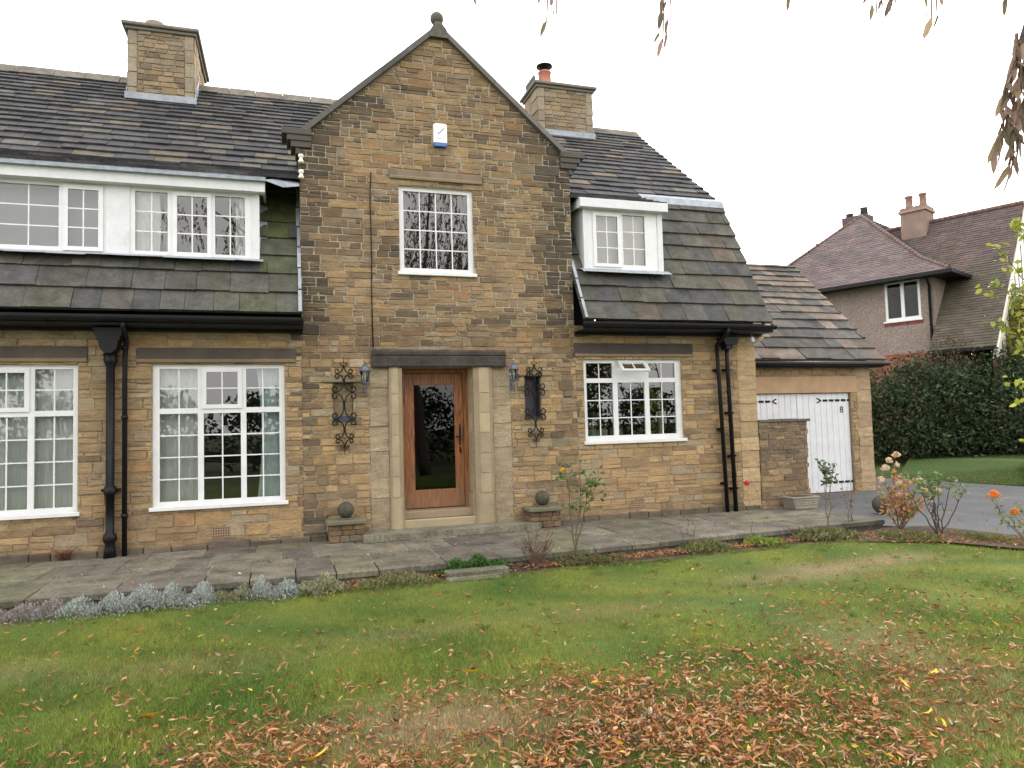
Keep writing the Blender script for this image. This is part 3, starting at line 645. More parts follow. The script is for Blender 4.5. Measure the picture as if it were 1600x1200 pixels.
# ---- windows
def window(x0, x1, z0, z1, yf, lights, bars, sill=True, glass='glass', name='window', fr=.055, label=None, skip_top=False, flush=.0):
    """lights: (x0,x1,z0,z1,cols,rows,casement). The frame mesh is the window part, panes, bars, casements and sill hang below it."""
    mb = MB(); holes = [(l[0], l[1], l[2], l[3]) for l in lights]
    rs = [(x0, x1, z0, z1)]
    for hh in holes: rs = subrect(rs, hh)
    # merge-free frame: chamferless boxes with front lip, drawn as front quads plus reveals
    for (a, b_, c, d) in rs: mb.face([(a, yf, c), (b_, yf, c), (b_, yf, d), (a, yf, d)])
    for (a, b_, c, d) in holes:
        D_ = .045
        mb.face([(a, yf, c), (a, yf, d), (a, yf + D_, d), (a, yf + D_, c)]); mb.face([(b_, yf, c), (b_, yf + D_, c), (b_, yf + D_, d), (b_, yf, d)])
        mb.face([(a, yf, c), (a, yf + D_, c), (b_, yf + D_, c), (b_, yf, c)]); mb.face([(a, yf, d), (b_, yf, d), (b_, yf + D_, d), (a, yf + D_, d)])
    for q in ([(x0, yf, z0), (x0, yf, z1), (x0, yf + .07, z1), (x0, yf + .07, z0)], [(x1, yf, z0), (x1, yf + .07, z0), (x1, yf + .07, z1), (x1, yf, z1)], [(x0, yf, z1), (x1, yf, z1), (x1, yf + .07, z1), (x0, yf + .07, z1)], [(x0, yf, z0), (x0, yf + .07, z0), (x1, yf + .07, z0), (x1, yf, z0)]): mb.face(q)
    # raised outer bead
    bw = .018
    for (a, b_, c, d) in [(x0, x0 + bw, z0, z1), (x1 - bw, x1, z0, z1), (x0 + bw, x1 - bw, z1 - bw, z1)]: mb.box(a, b_, yf - .012, yf + .002, c, d)
    w = mb.build(name, M['white'], HOUSE)
    if label: w['label'] = label
    for (a, b_, c, d, nc, nr, cas) in lights:
        gy = yf + .03; A, B, Cc, D_ = a, b_, c, d; par = w
        if cas:
            cb = MB(); t_ = .05; yo = yf - .022
            for (p_, q_, r_, s_) in [(a - .012, a + t_, c - .012, d + .012), (b_ - t_, b_ + .012, c - .012, d + .012), (a + t_, b_ - t_, c - .012, c + t_), (a + t_, b_ - t_, d - t_, d + .012)]: cb.box(p_, q_, yo, gy, r_, s_)
            A, B, Cc, D_ = a + t_, b_ - t_, c + t_, d - t_
            if cas == 2: pass
            cb.build('casement', M['white'], w); gy = yf + .0
        g = MB(); g.face([(A, gy, Cc), (B, gy, Cc), (B, gy, D_), (A, gy, D_)]); g.build('pane', M[glass], w)
        bb = MB(); t_ = .0095
        for i in range(1, nc):
            x = A + (B - A) * i / nc; bb.box(x - t_, x + t_, gy - .008, gy - .001, Cc, D_)
        xsb = [A] + [A + (B - A) * i / nc for i in range(1, nc)] + [B]
        for i in range(1, nr):
            z = Cc + (D_ - Cc) * i / nr
            for k in range(nc): bb.box(xsb[k] + (t_ if k else 0), xsb[k + 1] - (t_ if k < nc - 1 else 0), gy - .008, gy - .001, z - t_, z + t_)
        if nc * nr > 1: bb.build('glazing_bars', M['white'], w)
    if sill:
        sb = MB(); sb.box(x0 - .04, x1 + .04, yf - .11, yf - .013, z0 - .045, z0 + .012, ch=.006); sb.build('sill', M['white'], w)
    return w
def bay(x0):     # the two big ground floor windows, x0 = left edge
    o = x0 + 1.86; L_ = []
    for (a, b_) in [(-1.77, -1.25), (-.57, -.09)]:
        L_ += [(a + o, b_ + o, 1.87, 2.46, 2, 2, 0), (a + o, b_ + o, .50, 1.79, 2, 4, 0)]
    L_ += [(-1.18 + o, -.64 + o, 1.87, 2.46, 2, 2, 1), (-1.17 + o, -.65 + o, .50, 1.79, 2, 4, 0)]
    return L_
window(*WIN2, .05, bay(-1.86), 0)
window(*WIN1, .05, bay(-4.66), 0)
L3 = []
for (a, b_, up) in [(5.07, 5.58, 1), (5.67, 6.21, 0), (6.30, 6.84, 1)]:
    L3.append((a, b_, 1.25, 2.19, 2, 3, 0))
    if up: L3.append((a, b_, 2.27, 2.54, 2, 1, 0))
w3 = window(*WIN3, .05, L3, 0)
# open top-hung vent of the kitchen window: a hole behind it, the sash tilted out
vs = MB(); a, b_, zt, zb = 5.66, 6.22, 2.56, 2.27; dy = -.26
def tl(x, s_, off=0):  # s_ from hinge (0) to the bottom rail (1)
    an = math.radians(48); ln = .29; return (x, .03 - math.sin(an) * ln * s_ - math.cos(an) * off, zt - math.cos(an) * ln * s_ + math.sin(an) * off)
def tbar(mb, xa, xb, s0, s1, th=.03):
    A = [tl(xa, s0), tl(xb, s0), tl(xb, s1), tl(xa, s1)]; B = [tl(xa, s0, th), tl(xb, s0, th), tl(xb, s1, th), tl(xa, s1, th)]
    mb.poly(A + B, [(0, 1, 2, 3), (4, 7, 6, 5), (0, 4, 5, 1), (2, 6, 7, 3), (0, 3, 7, 4), (1, 5, 6, 2)])
for q in [(a, a + .06, 0, 1), (b_ - .06, b_, 0, 1), (a + .06, b_ - .06, 0, .2), (a + .06, b_ - .06, .8, 1)]: tbar(vs, *q)
tbar(vs, (a + b_) / 2 - .01, (a + b_) / 2 + .01, .2, .8, .02)
vs.build('open_vent', M['white'], w3)
g = MB(); g.face([tl(a + .06, .2, .012), tl(b_ - .06, .2, .012), tl(b_ - .06, .8, .012), tl(a + .06, .8, .012)]); g.build('pane', M['glass'], w3)
window(*WINU, .05, [(1.89, 2.98, 4.12, 5.41, 4, 4, 0)], 0)

# interiors
mb = MB()
for (x0, x1, z0, z1, dpt) in [(-5.6, .15, -.1, 3.0, 3.2), (4.9, 8.3, -.1, 3.0, 3.2), (.6, 4.5, 3.4, 6.0, 2.6), (1.0, 3.8, -.1, 2.6, 3)]:
    y0 = .14 if z0 > 0 or x0 > 4 or x0 < 0 else .55
    V8 = [(x, y, z) for z in (z0, z1) for y in (y0, dpt) for x in (x0, x1)]
    mb.poly(V8, [(0, 1, 3, 2), (4, 6, 7, 5), (2, 3, 7, 6), (0, 2, 6, 4), (1, 5, 7, 3)], (.05, .05, .05))
mb.build('interior', M['dark'], HOUSE)

# ---- front door
DY = .36
mb = MB()
for q in [(1.80, 1.90, DY - .04, DY + .06, .13, 2.47), (2.90, 2.98, DY - .04, DY + .06, .13, 2.47), (1.90, 2.90, DY - .04, DY + .06, 2.40, 2.47)]: mb.box(*q, ch=.004)
fr_ = mb.build('door_frame', M['oak'], HOUSE)
mb = MB()
for q in [(1.905, 2.04, .145, 2.395), (2.76, 2.895, .145, 2.395)]: mb.box(q[0], q[1], DY - .005, DY + .045, q[2], q[3], ch=.004)
for q in [(2.04, 2.76, 2.215, 2.395), (2.04, 2.76, .145, .43)]: mb.box(q[0], q[1], DY - .003, DY + .043, q[2], q[3], ch=.004)
for q in [(2.04, 2.055, .445, 2.2), (2.745, 2.76, .445, 2.2)]: mb.box(q[0], q[1], DY + .004, DY + .036, q[2], q[3])
for q in [(2.04, 2.76, .43, .445), (2.04, 2.76, 2.2, 2.215)]: mb.box(q[0], q[1], DY + .004, DY + .036, q[2], q[3])
door = mb.build('door', M['oak'], HOUSE)
mb = MB(); mb.face([(2.055, DY + .02, .445), (2.745, DY + .02, .445), (2.745, DY + .02, 2.2), (2.055, DY + .02, 2.2)]); mb.build('pane', M['darkglass'], door)
mb = MB(); mb.box(2.815, 2.845, DY - .014, DY - .004, 1.17, 1.47, ch=.004); mb.tube([(2.83, DY - .01, 1.33), (2.83, DY - .06, 1.33), (2.81, DY - .07, 1.32), (2.74, DY - .07, 1.31)], .011)
mb.tube([(2.83, DY - .012, 1.14), (2.83, DY - .03, 1.10), (2.83, DY - .02, 1.04)], .014); mb.box(2.822, 2.838, DY - .02, DY - .01, 1.47, 1.53)
mb.build('handle', M['wrought'], door)
# stone threshold inside the jambs
mb = MB(); mb.box(1.72, 3.06, -.03, .55, -.23, .005, (.33, .27, .17), .012); mb.box(1.81, 2.97, .06, .5, .006, .13, (.26, .2, .13), .012); mb.build('threshold', M['ashlar'], HOUSE)

# ---- gable coping, kneelers and finial
def coping(xa, za, xb, zb, col=(.09, .085, .08)):
    mb = MB(); n = 5
    for i in range(n):
        a = i / n; b_ = (i + 1) / n - .0008; dxa, dza = xb - xa, zb - za; l = math.hypot(dxa, dza); nx, nz = -dza / l, dxa / l
        if nz < 0: nx, nz = -nx, -nz
        p = [(xa + dxa * a, za + dza * a), (xa + dxa * b_, za + dza * b_)]; j = U(-.006, .006); c = jit(col, .8, 1.25)
        t_ = .085
        mb.prism([(p[0][0], -.085 + j, p[0][1] + j), (p[1][0], -.085 + j, p[1][1] + j), (p[1][0] + nx * t_, -.075 + j, p[1][1] + nz * t_ + j), (p[0][0] + nx * t_, -.075 + j, p[0][1] + nz * t_ + j)], (0, .42, 0), c)
    return mb.build('gable_coping', M['ashlar'], HOUSE)
coping(.30, 6.17, 2.46, 8.12); coping(4.78, 6.20, 2.60, 8.12, (.12, .11, .10))
for sg, xo, zo in ((-1, .25, 6.10), (1, 4.85, 6.13)):
    mb = MB(); c = (.085, .078, .07)
    def bx(a, b_, z0, z1, yf): mb.box(min(xo + sg * a, xo + sg * b_), max(xo + sg * a, xo + sg * b_), yf, .34, z0, z1, c, .006)
    bx(-.18, .27, zo + .05, zo + .15, -.10); bx(-.18, .19, zo - .04, zo + .05, -.08); bx(-.18, .13, zo - .14, zo - .04, -.06); bx(-.02, .06, zo - .24, zo - .14, -.03)
    mb.build('kneeler', M['ashlar'], HOUSE)
mb = MB(); c = (.10, .095, .08)
mb.prism([(2.36, -.09, 8.05), (2.70, -.09, 8.05), (2.66, -.09, 8.2), (2.60, -.09, 8.27), (2.45, -.09, 8.27), (2.39, -.09, 8.18)], (0, .36, 0), c)
mb.prism([(2.44, -.06, 8.272), (2.62, -.06, 8.272), (2.58, -.04, 8.35), (2.48, -.04, 8.35)], (0, .25, 0), c)
prof = [(.02, 8.33)] + [(.115 * math.sin(math.pi * k / 10), 8.45 - .115 * math.cos(math.pi * k / 10)) for k in range(1, 10)] + [(.01, 8.565)]
mb.lathe(2.53, .07, prof, 16, c); mb.build('finial', M['mossball'], HOUSE)

# ---- roofs
EV = (-.45, 3.24); BR = (.95, 5.88); RI = (3.80, 8.47)
def plane(y0, z0, y1, z1): return (0, y1 - y0, z1 - z0), math.hypot(y1 - y0, z1 - z0)
vl, ll_ = plane(*EV, *BR); vu, lu = plane(*BR, *RI)
XL = -9.0
def moss(x, y):
    if x > -.42 and x < .3:
        f = 1.1 * sn(x, y, 3.2, 5) - .05; return mixc(slate_low(x, y), (.062, .075, .020), max(0, min(.9, f * (1 if y > .8 else .4))))
    return slate_low(x, y)
DL = dict(x0=-6.2, x1=-.34); DR = dict(x0=5.06, x1=6.66)
def sv(z): return (z - EV[1]) / (BR[1] - EV[1]) * ll_
mb = MB()
slates(mb, (0, *EV), (1, 0, 0), vl, [(XL, 0), (.26, 0), (.26, ll_), (XL, ll_)], lambda t: .37 - .05 * t, (.32, .62), moss, [(DL['x0'] + .02, DL['x1'] - .02, sv(4.12), ll_ + 1)], .026)
slates(mb, (0, *EV), (1, 0, 0), vl, [(4.84, 0), (8.62, 0), (8.60, ll_), (4.84, ll_)], lambda t: .37 - .05 * t, (.34, .62), slate_low, [(DR['x0'] + .02, DR['x1'] - .02, sv(4.20), ll_ + 1)], .026)
slates(mb, (0, *BR), (1, 0, 0), vu, [(XL, 0), (.26, 0), (1.9, 1.95), (1.9, lu), (XL, lu)], lambda t: .255 - .09 * t, (.28, .6), slate_col, [], .024)
slates(mb, (0, *BR), (1, 0, 0), vu, [(4.84, 0), (8.62, 0), (8.25, lu), (3.2, lu), (3.2, 1.95)], lambda t: .255 - .09 * t, (.28, .6), lambda x, y: tuple(q * 1.2 for q in slate_col(x, y)), [], .024)  # right upper slope paler: flare brightening put into the slate colour
vd, ld = plane(-.06, 5.44, .95, 5.88)
slates(mb, (0, -.06, 5.44), (1, 0, 0), vd, [(DL['x0'], 0), (.26, 0), (.26, ld), (DL['x0'], ld)], lambda t: .29, (.3, .6), slate_col, [], .024)
slates(mb, (0, -.06, 5.47), (1, 0, 0), plane(-.06, 5.47, .95, 5.88)[0], [(4.84, 0), (6.75, 0), (6.75, ld), (4.84, ld)], lambda t: .29, (.3, .55), slate_col, [], .024)
# cross roof behind the gable (two slopes) and plain back slopes
hb_ = 2.02
for sg, O_ in ((1, .25), (-1, 4.85)):
    Vv = Vector((2.3 * sg, 0, 2.02)); Uv = Vector((0, -1, 0)) if sg > 0 else Vector((0, 1, 0))
    OO = Vector((O_, 3.3, 6.05)) if sg > 0 else Vector((O_, .33, 6.05))
    slates(mb, OO, Uv, Vv, [(0, 0), (2.97, 0), (2.97, 3.05), (0, 3.05)], lambda t: .28, (.3, .5), slate_col, [], .02)
mb.face([(XL, 3.8, 8.46), (8.3, 3.8, 8.46), (8.55, 6.7, 5.85), (XL, 6.7, 5.85)], (.05, .05, .05)); mb.face([(XL, 6.7, 5.85), (8.55, 6.7, 5.85), (8.55, 7.9, 3.1), (XL, 7.9, 3.1)], (.05, .05, .05))
# stone ridge
for (a, b_) in [(XL, -2.8), (-1.6, 1.6), (3.4, 5.35), (6.8, 8.27)]:
    x = a
    while x < b_ - .05:
        x1 = min(b_, x + U(.45, .6)); j = U(-.008, .008); c = jit((.145, .13, .105), .85, 1.15)
        mb.prism([(x, 3.60, 8.335 + j), (x, 3.8, 8.56 + j), (x, 4.0, 8.335 + j), (x, 3.97, 8.30), (x, 3.8, 8.49), (x, 3.63, 8.30)], (x1 - x - .008, 0, 0), c); x = x1
# verge underside board line at the right end
roof = mb.build('roof', M['slate'], HOUSE)
mb = MB()
mb.prism([(8.60, -.45, 3.20), (8.60, .95, 5.84), (8.60, .95, 5.74), (8.60, -.36, 3.20)], (-.12, 0, 0)); mb.prism([(8.58, .96, 5.84), (8.24, 3.8, 8.42), (8.24, 3.8, 8.30), (8.58, .96, 5.72)], (-.12, 0, 0)); mb.build('verge', M['ashlar'], roof)

# lead flashings
mb = MB()
def strip(pts, th=.012):
    for i in range(len(pts) - 1):
        (a, b_) = pts[i], pts[i + 1]; mb.face([a[0], b_[0], b_[1], a[1]])
# along the dormer heads, dormer feet, gable sides, and the break of the right slope
mb.box(DL['x0'], -.26, -.17, -.04, 5.335, 5.375); mb.box(DL['x0'], -.26, -.05, .2, 5.37, 5.45)
mb.build('flashing', M['lead'], roof); mb = MB(); x = DL['x0']
while x < -.35:
    x1 = min(x + .5, -.30); strip([((x, -.20, 4.085 + U(-.012, .006)), (x, .03, 4.16)), ((x1, -.20, 4.085 + U(-.012, .006)), (x1, .03, 4.16))]); x = x1
mb.build('flashing', M['lead'], roof); mb = MB(); mb.face([(-.36, -.0, 4.10), (-.25, .02, 4.14), (-.25, .64, 5.36), (-.36, .62, 5.36)])
mb.build('flashing', M['lead'], roof); mb = MB()
x = 5.0
while x < 6.7:
    x1 = min(x + .45, 6.76); strip([((x, -.165, 4.145 + U(-.01, .006)), (x, .0, 4.23)), ((x1, -.165, 4.145 + U(-.01, .006)), (x1, .0, 4.23))]); x = x1
mb.box(4.97, 6.74, -.10, .05, 5.455, 5.475)
mb.build('flashing', M['lead'], roof); mb = MB()
x = 6.76
while x < 8.6:
    x1 = min(x + .6, 8.63); mb.prism([(x, .86, 5.80), (x, .93, 5.945), (x, 1.05, 6.03), (x, 1.05, 5.98), (x, .90, 5.75)], (x1 - x - .004, 0, 0)); x = x1
mb.build('flashing', M['lead'], roof)
for (xw, s_) in ((.25, -1), (4.85, 1)):
    mb = MB()
    for k in range(7):
        a = k / 7; b_ = (k + 1) / 7; w_ = .05 + U(-.008, .012)
        p = lambda t: Vector((0, EV[0] + (BR[0] - EV[0]) * t, EV[1] + (BR[1] - EV[1]) * t))
        for t0, t1 in ((a, b_),):
            A, B = p(t0), p(t1 - .01); A = A + Vector((0, -.07, .035)); B = B + Vector((0, -.07, .035))
            mb.face([(xw, A.y, A.z), (xw + s_ * w_, A.y, A.z), (xw + s_ * w_, B.y, B.z), (xw, B.y, B.z)] if s_ > 0 else [(xw + s_ * w_, A.y, A.z), (xw, A.y, A.z), (xw, B.y, B.z), (xw + s_ * w_, B.y, B.z)])
    mb.build('flashing', M['lead'], roof)
mb = MB(); mb.face([(-.30, -.14, 5.36), (.24, -.14, 5.30), (.24, .30, 5.60), (-.30, .2, 5.45)]); mb.face([(-.30, -.14, 5.36), (.0, -.15, 5.26), (.24, -.14, 5.30)])
mb.build('flashing', M['lead'], roof)

# dormers
def dormer(x0, x1, zb, zt, yf, lights, panels, fx0, fx1, fz0, fz1, label):
    mb = MB()
    holes = [(l[0], l[1], l[2], l[3]) for l in lights]; rs = [(x0, x1, zb, zt)]
    d = window(x0 + .02 if not panels else x0, x1 - .02, zb, zt, yf, lights, 0, sill=False, name='dormer')
    d['label'] = label
    # cheeks
    for x, s_ in ((x0, -1), (x1, 1)):
        tz = lambda y: EV[1] + (y - EV[0]) / (BR[0] - EV[0]) * (BR[1] - EV[1])
        pts = [(x, yf - .015, zb - .06), (x, yf - .015, fz0 + .02), (x, .70, fz0 + .05), (x, (zb - .06 - EV[1]) / (BR[1] - EV[1]) * (BR[0] - EV[0]) + EV[0] + .06, zb - .06)]
        mb = MB(); mb.prism(pts if s_ < 0 else pts[::-1], (-s_ * .018, 0, 0))
        if s_ < 0: mb.box(x0 - .001, x0 + .075, yf - .02, yf + .0, zb, zt)
        else: mb.box(x1 - .10, x1 + .001, yf - .02, yf + .0, zb, zt)
        mb.build('cheek', M['whitewood'], d)
    for (a, b_) in panels: mb = MB(); mb.box(a, b_, yf - .022, yf, zb + .02, zt); mb.build('panel', M['whitewood'], d)
    mb = MB(); mb.box(fx0, fx1, yf - .15, yf - .118, fz0, fz1, ch=.004); mb.box(fx0, fx1, yf - .118, yf + .02, fz0 + .0, fz0 + .02)
    mb.box(fx0, fx0 + .03, yf - .118, yf + .55, fz0 + .02, fz1 - .002); mb.box(fx1 - .03, fx1, yf - .118, yf + .55, fz0 + .02, fz1 - .002)
    mb.box(fx0 + .03, fx1 - .03, yf - .1, yf + .9, fz1 - .05, fz1 - .01)
    mb.build('fascia', M['whitewood'], d)
    g = MB(); V8 = [(x, y, z) for z in (zb, zt + .03) for y in (yf + .08, 2.4) for x in (x0 + .03, x1 - .03)]
    g.poly(V8, [(0, 1, 3, 2), (4, 6, 7, 5), (2, 3, 7, 6), (0, 2, 6, 4), (1, 5, 7, 3)]); g.build('room', M['dark'], d)
    return d
dl = dormer(-6.2, -.36, 4.13, 5.19, .05, [(-5.9, -4.75, 4.23, 5.12, 3, 3, 0), (-4.62, -3.09, 4.23, 5.12, 4, 3, 0), (-3.02, -2.53, 4.19, 5.13, 2, 3, 1), (-2.10, -1.66, 4.22, 5.12, 2, 3, 0), (-1.58, -1.06, 4.17, 5.13, 2, 3, 1), (-1.0, -.57, 4.21, 5.12, 2, 3, 0)], [(-2.48, -2.17)], -6.3, -.27, 5.18, 5.34, 'long white dormer of several lights in the slates left of the gable')
dr = dormer(5.08, 6.66, 4.22, 5.31, .0, [(5.28, 5.80, 4.28, 5.24, 2, 3, 1), (5.86, 6.31, 4.32, 5.24, 2, 3, 0)], [], 4.98, 6.72, 5.30, 5.46, 'small white two light dormer in the slates right of the gable')

# chimneys
def chimney(x0, x1, y0, y1, zb, zt, label, fl):
    mb = MB(); reg = [(x0, zb), (x1, zb), (x1, zt), (x0, zt)]; q = .16
    inner = [(x0 + q, zb), (x1 - q, zb), (x1 - q, zt), (x0 + q, zt)]
    fc_ = (.26, .22, .16)
    masonry(mb, front(y0), inner, [], chim_col, (.08, .15), (.14, .34)); 
    z = zb
    while z < zt:
        h = min(U(.22, .32), zt - z)
        if h > .03:
            for a, b_ in ((x0, x0 + q), (x1 - q, x1)): ashlar(mb, front(y0), [(a, b_, z, z + h)], fc_)
            for (fn, u0, u1) in ((lambda u, z_, d: (x0 - d, -u, z_), -y1, -y0), (lambda u, z_, d: (x1 + d, u, z_), y0, y1)):
                uu = u0
                while uu < u1 - .02:
                    w = min(U(.2, .5), u1 - uu); stone(mb, fn, [(uu + .004, z + .004), (uu + w - .004, z + .004), (uu + w - .004, z + h - .004), (uu + .004, z + h - .004)], chim_col(0, 0)); uu += w
        z += h
    mb.box(x0 + .004, x1 - .004, y0 + .003, y1, zb - .6, zt, MORTAR)
    ch = mb.build('chimney', M['chimney'], HOUSE); ch['label'] = label
    mb = MB(); c = (.17, .155, .13)
    mb.box(x0 - .05, x1 + .05, y0 - .05, y1 + .05, zt, zt + .06, c, .01); mb.box(x0 - .10, x1 + .10, y0 - .10, y1 + .10, zt + .06, zt + .13, c, .015)
    mb.box(x0 + .02, x1 - .02, y0 + .02, y1 - .02, zt + .13, zt + .16, c, .015); mb.build('chimney_cap', M['ashlar'], ch)
    mb = MB(); mb.box(x0 - .05, x1 + .05, y0 - .035, y0 - .0, fl, fl + .13, ch=.004)
    for x in (x0 - .03, x1 + .012): mb.prism([(x, y0, fl), (x, y0, fl + .2), (x, y0 + .55, fl + .75), (x, y0 + .55, fl + .45)], (.018, 0, 0))
    mb.build('chimney_flashing', M['lead'], ch); return ch
c1 = chimney(-2.76, -1.62, 3.0, 4.9, 7.5, 9.12, 'left chimney, wide stone stack with a low pot', 7.78)
c2 = chimney(5.52, 6.86, 3.3, 4.2, 7.8, 9.12, 'right chimney, stone stack carrying a red pot', 8.03)
mb = MB(); mb.lathe(-2.35, 3.35, [(.20, 9.27), (.20, 9.40), (.17, 9.47), (.12, 9.49), (.02, 9.50)], 18, (.2, .16, .13)); mb.build('chimney_pot', M['terracotta'] if 0 else M['mossball'], c1)
mb = MB(); mb.lathe(5.82, 3.6, [(.17, 9.27), (.155, 9.35), (.14, 9.6), (.155, 9.61), (.155, 9.64), (.13, 9.65), (.13, 9.66)], 18, (.5, .2, .15)); pot = mb.build('chimney_pot', M['terracotta'], c2); pot['label'] = 'red clay pot with a dark metal cowl'
mb = MB(); mb.lathe(5.82, 3.6, [(.11, 9.66), (.11, 9.76), (.19, 9.765), (.19, 9.79), (.10, 9.84), (.01, 9.845)], 16); mb.build('cowl', M['iron'], c2)
mb = MB(); mb.prism([(5.47, 3.4, 9.25), (5.44, 3.4, 9.4), (5.50, 3.4, 9.48), (5.53, 3.4, 9.25)], (0, .5, 0), (.1, .1, .1)); mb.build('ridge_stone', M['ashlar'], c2)

# gutters and downpipes
for (a, b_, zg) in [(-9, .27, 3.14), (4.84, 8.66, 3.17)]:
    mb = MB(); n = 8; yc = -.50; r = .058
    for i in range(n):
        a0 = math.pi * i / n; a1 = math.pi * (i + 1) / n
        mb.face([(a, yc - r * math.cos(a0), zg - r * math.sin(a0)), (a, yc - r * math.cos(a1), zg - r * math.sin(a1)), (b_, yc - r * math.cos(a1), zg - r * math.sin(a1)), (b_, yc - r * math.cos(a0), zg - r * math.sin(a0))][::-1], smooth=True)
    for xe in (a, b_): mb.face([(xe, yc - r * math.cos(math.pi * i / n), zg - r * math.sin(math.pi * i / n)) for i in range(n + 1)])
    mb.box(a, b_, yc - r - .004, yc - r + .004, zg - .002, zg + .006); mb.box(a, b_, yc + r, yc + r + .02, zg - .09, zg + .05)
    mb.box(a, b_, yc + r + .02, -.0, zg - .10, zg - .085); mb.box(a, b_, -.10, .0, zg - .14, zg - .10)
    x = a + .5
    while x < b_: mb.box(x - .01, x + .01, yc - r - .006, yc + r, zg - r - .006, zg - r + .0); x += .9
    mb.build('gutter', M['iron'], HOUSE)
mb = MB(); xp = -2.38; yp = -.13
mb.prism([(-2.55, -.30, 3.00), (-2.21, -.30, 3.00), (-2.21, -.30, 2.92), (-2.25, -.30, 2.86), (-2.27, -.30, 2.74), (-2.33, -.30, 2.66), (-2.43, -.30, 2.66), (-2.49, -.30, 2.74), (-2.51, -.30, 2.86), (-2.55, -.30, 2.92)], (0, .28, 0))
mb.box(-2.57, -2.19, -.31, -.01, 2.985, 3.02); mb.box(-2.53, -2.23, -.305, -.02, 2.845, 2.87)
mb.lathe(xp, yp, [(.10, 2.66), (.085, 2.6), (.095, 2.58), (.075, 2.52), (.058, 2.48), (.056, .78), (.075, .775), (.08, .70), (.075, .66), (.058, .655), (.056, .12), (.085, .10), (.095, .04), (.08, -.0), (.062, -.03), (.07, -.10), (.085, -.22)], 16)
for z in (.72,): mb.box(xp - .12, xp + .12, yp + .03, 0, z - .02, z + .02)
mb.build('downpipe', M['iron'], HOUSE)['label'] = 'thick cast iron soil pipe with ornate hopper'
mb = MB(); mb.tube([(-2.16, -.48, 3.08), (-2.16, -.46, 3.0), (-2.17, -.2, 2.9), (-2.18, -.12, 2.82), (-2.20, -.11, 2.6), (-2.20, -.11, -.22)], .036)
for z in (2.75, 1.75, .35): mb.lathe(-2.20, -.11, [(.045, z - .03), (.045, z + .03)], 12)
mb.build('downpipe', M['iron'], HOUSE)
mb = MB(); mb.tube([(7.64, -.5, 3.13), (7.64, -.5, 3.05), (7.64, -.3, 2.95), (7.65, -.11, 2.86), (7.66, -.11, 2.6), (7.73, -.11, -.24)], .038)
for z in (2.4, 1.3, .3): mb.box(7.60 + (2.4 - z) * .025, 7.72 + (2.4 - z) * .025, -.08, -.0, z - .02, z + .02)
mb.build('downpipe', M['iron'], HOUSE)
mb = MB(); mb.tube([(7.86, -.12, 2.8), (7.86, -.11, 2.6), (7.91, -.11, -.24)], .040)
mb.prism([(7.70, -.24, 3.0), (8.06, -.24, 3.0), (8.0, -.24, 2.86), (7.76, -.24, 2.86)], (0, .22, 0)); mb.box(7.80, 7.94, -.20, -.03, 2.78, 2.862); mb.tube([(7.78, -.1, 3.0), (7.74, -.12, 3.08)], .03)
for z in (2.4, 1.6, .8, .2): mb.box(7.80 + (2.4 - z) * .02, 7.96 + (2.4 - z) * .02, -.08, -.0, z - .02, z + .02)
mb.build('downpipe', M['iron'], HOUSE)['label'] = 'downpipe with square hopper nearest the house corner'
# eaves corner corbel
mb = MB(); mb.prism([(8.35, -.02, 3.12), (8.78, -.02, 3.12), (8.76, -.02, 3.0), (8.64, -.02, 2.94), (8.35, -.02, 2.92)][::-1], (0, .4, 0), (.33, .25, .16)); mb.build('corbel', M['ashlar'], HOUSE)
# air bricks
for v in (VENT1, VENT2):
    mb = MB(); x0, x1, z0, z1 = v; nx, nz_ = 7, 4; hs_ = []
    for i in range(nx):
        for j in range(nz_):
            cx_ = x0 + (x1 - x0) * (i + .5) / nx; cz_ = z0 + (z1 - z0) * (j + .5) / nz_; hs_.append((cx_ - .0095, cx_ + .0095, cz_ - .011, cz_ + .011))
    rs = [v]
    for hh in hs_: rs = subrect(rs, hh)
    for (a, b_, c, d) in rs: mb.face([(a, -.016, c), (b_, -.016, c), (b_, -.016, d), (a, -.016, d)], (.30, .20, .13))
    for (a, b_, c, d) in hs_: mb.face([(a, -.003, c), (b_, -.003, c), (b_, -.003, d), (a, -.003, d)], (.012, .01, .01))
    mb.build('air_brick', M['paint'], HOUSE)
# slim stone ledges over the niches and the dark box in the right niche
for (x0, x1, z) in [(.55, 1.22, 2.235), (3.78, 4.42, 2.315)]:
    mb = MB(); mb.box(x0, x1, -.05, .0, z, z + .05, (.20, .17, .12), .008); mb.build('ledge', M['ashlar'], HOUSE)
mb = MB(); mb.box(NI1[0] + .002, NI1[1] - .002, -.01, .13, 1.602, 1.70, (.045, .05, .075), .006); mb.build('niche_sill', M['paint'], HOUSE)
mb = MB(); mb.face([(NI2[0], .2, NI2[2]), (NI2[1], .2, NI2[2]), (NI2[1], .2, NI2[3]), (NI2[0], .2, NI2[3])], (.06, .05, .065)); mb.box(NI2[0], NI2[0] + .02, .02, .19, NI2[2], NI2[3], (.03, .03, .03)); mb.box(NI2[1] - .02, NI2[1], .02, .19, NI2[2], NI2[3], (.03, .03, .03)); mb.box(NI2[0] - .01, NI2[1] + .01, -.03, .1, NI2[2] - .03, NI2[2], (.03, .03, .04)); mb.build('niche_shutter', M['paint'], HOUSE)

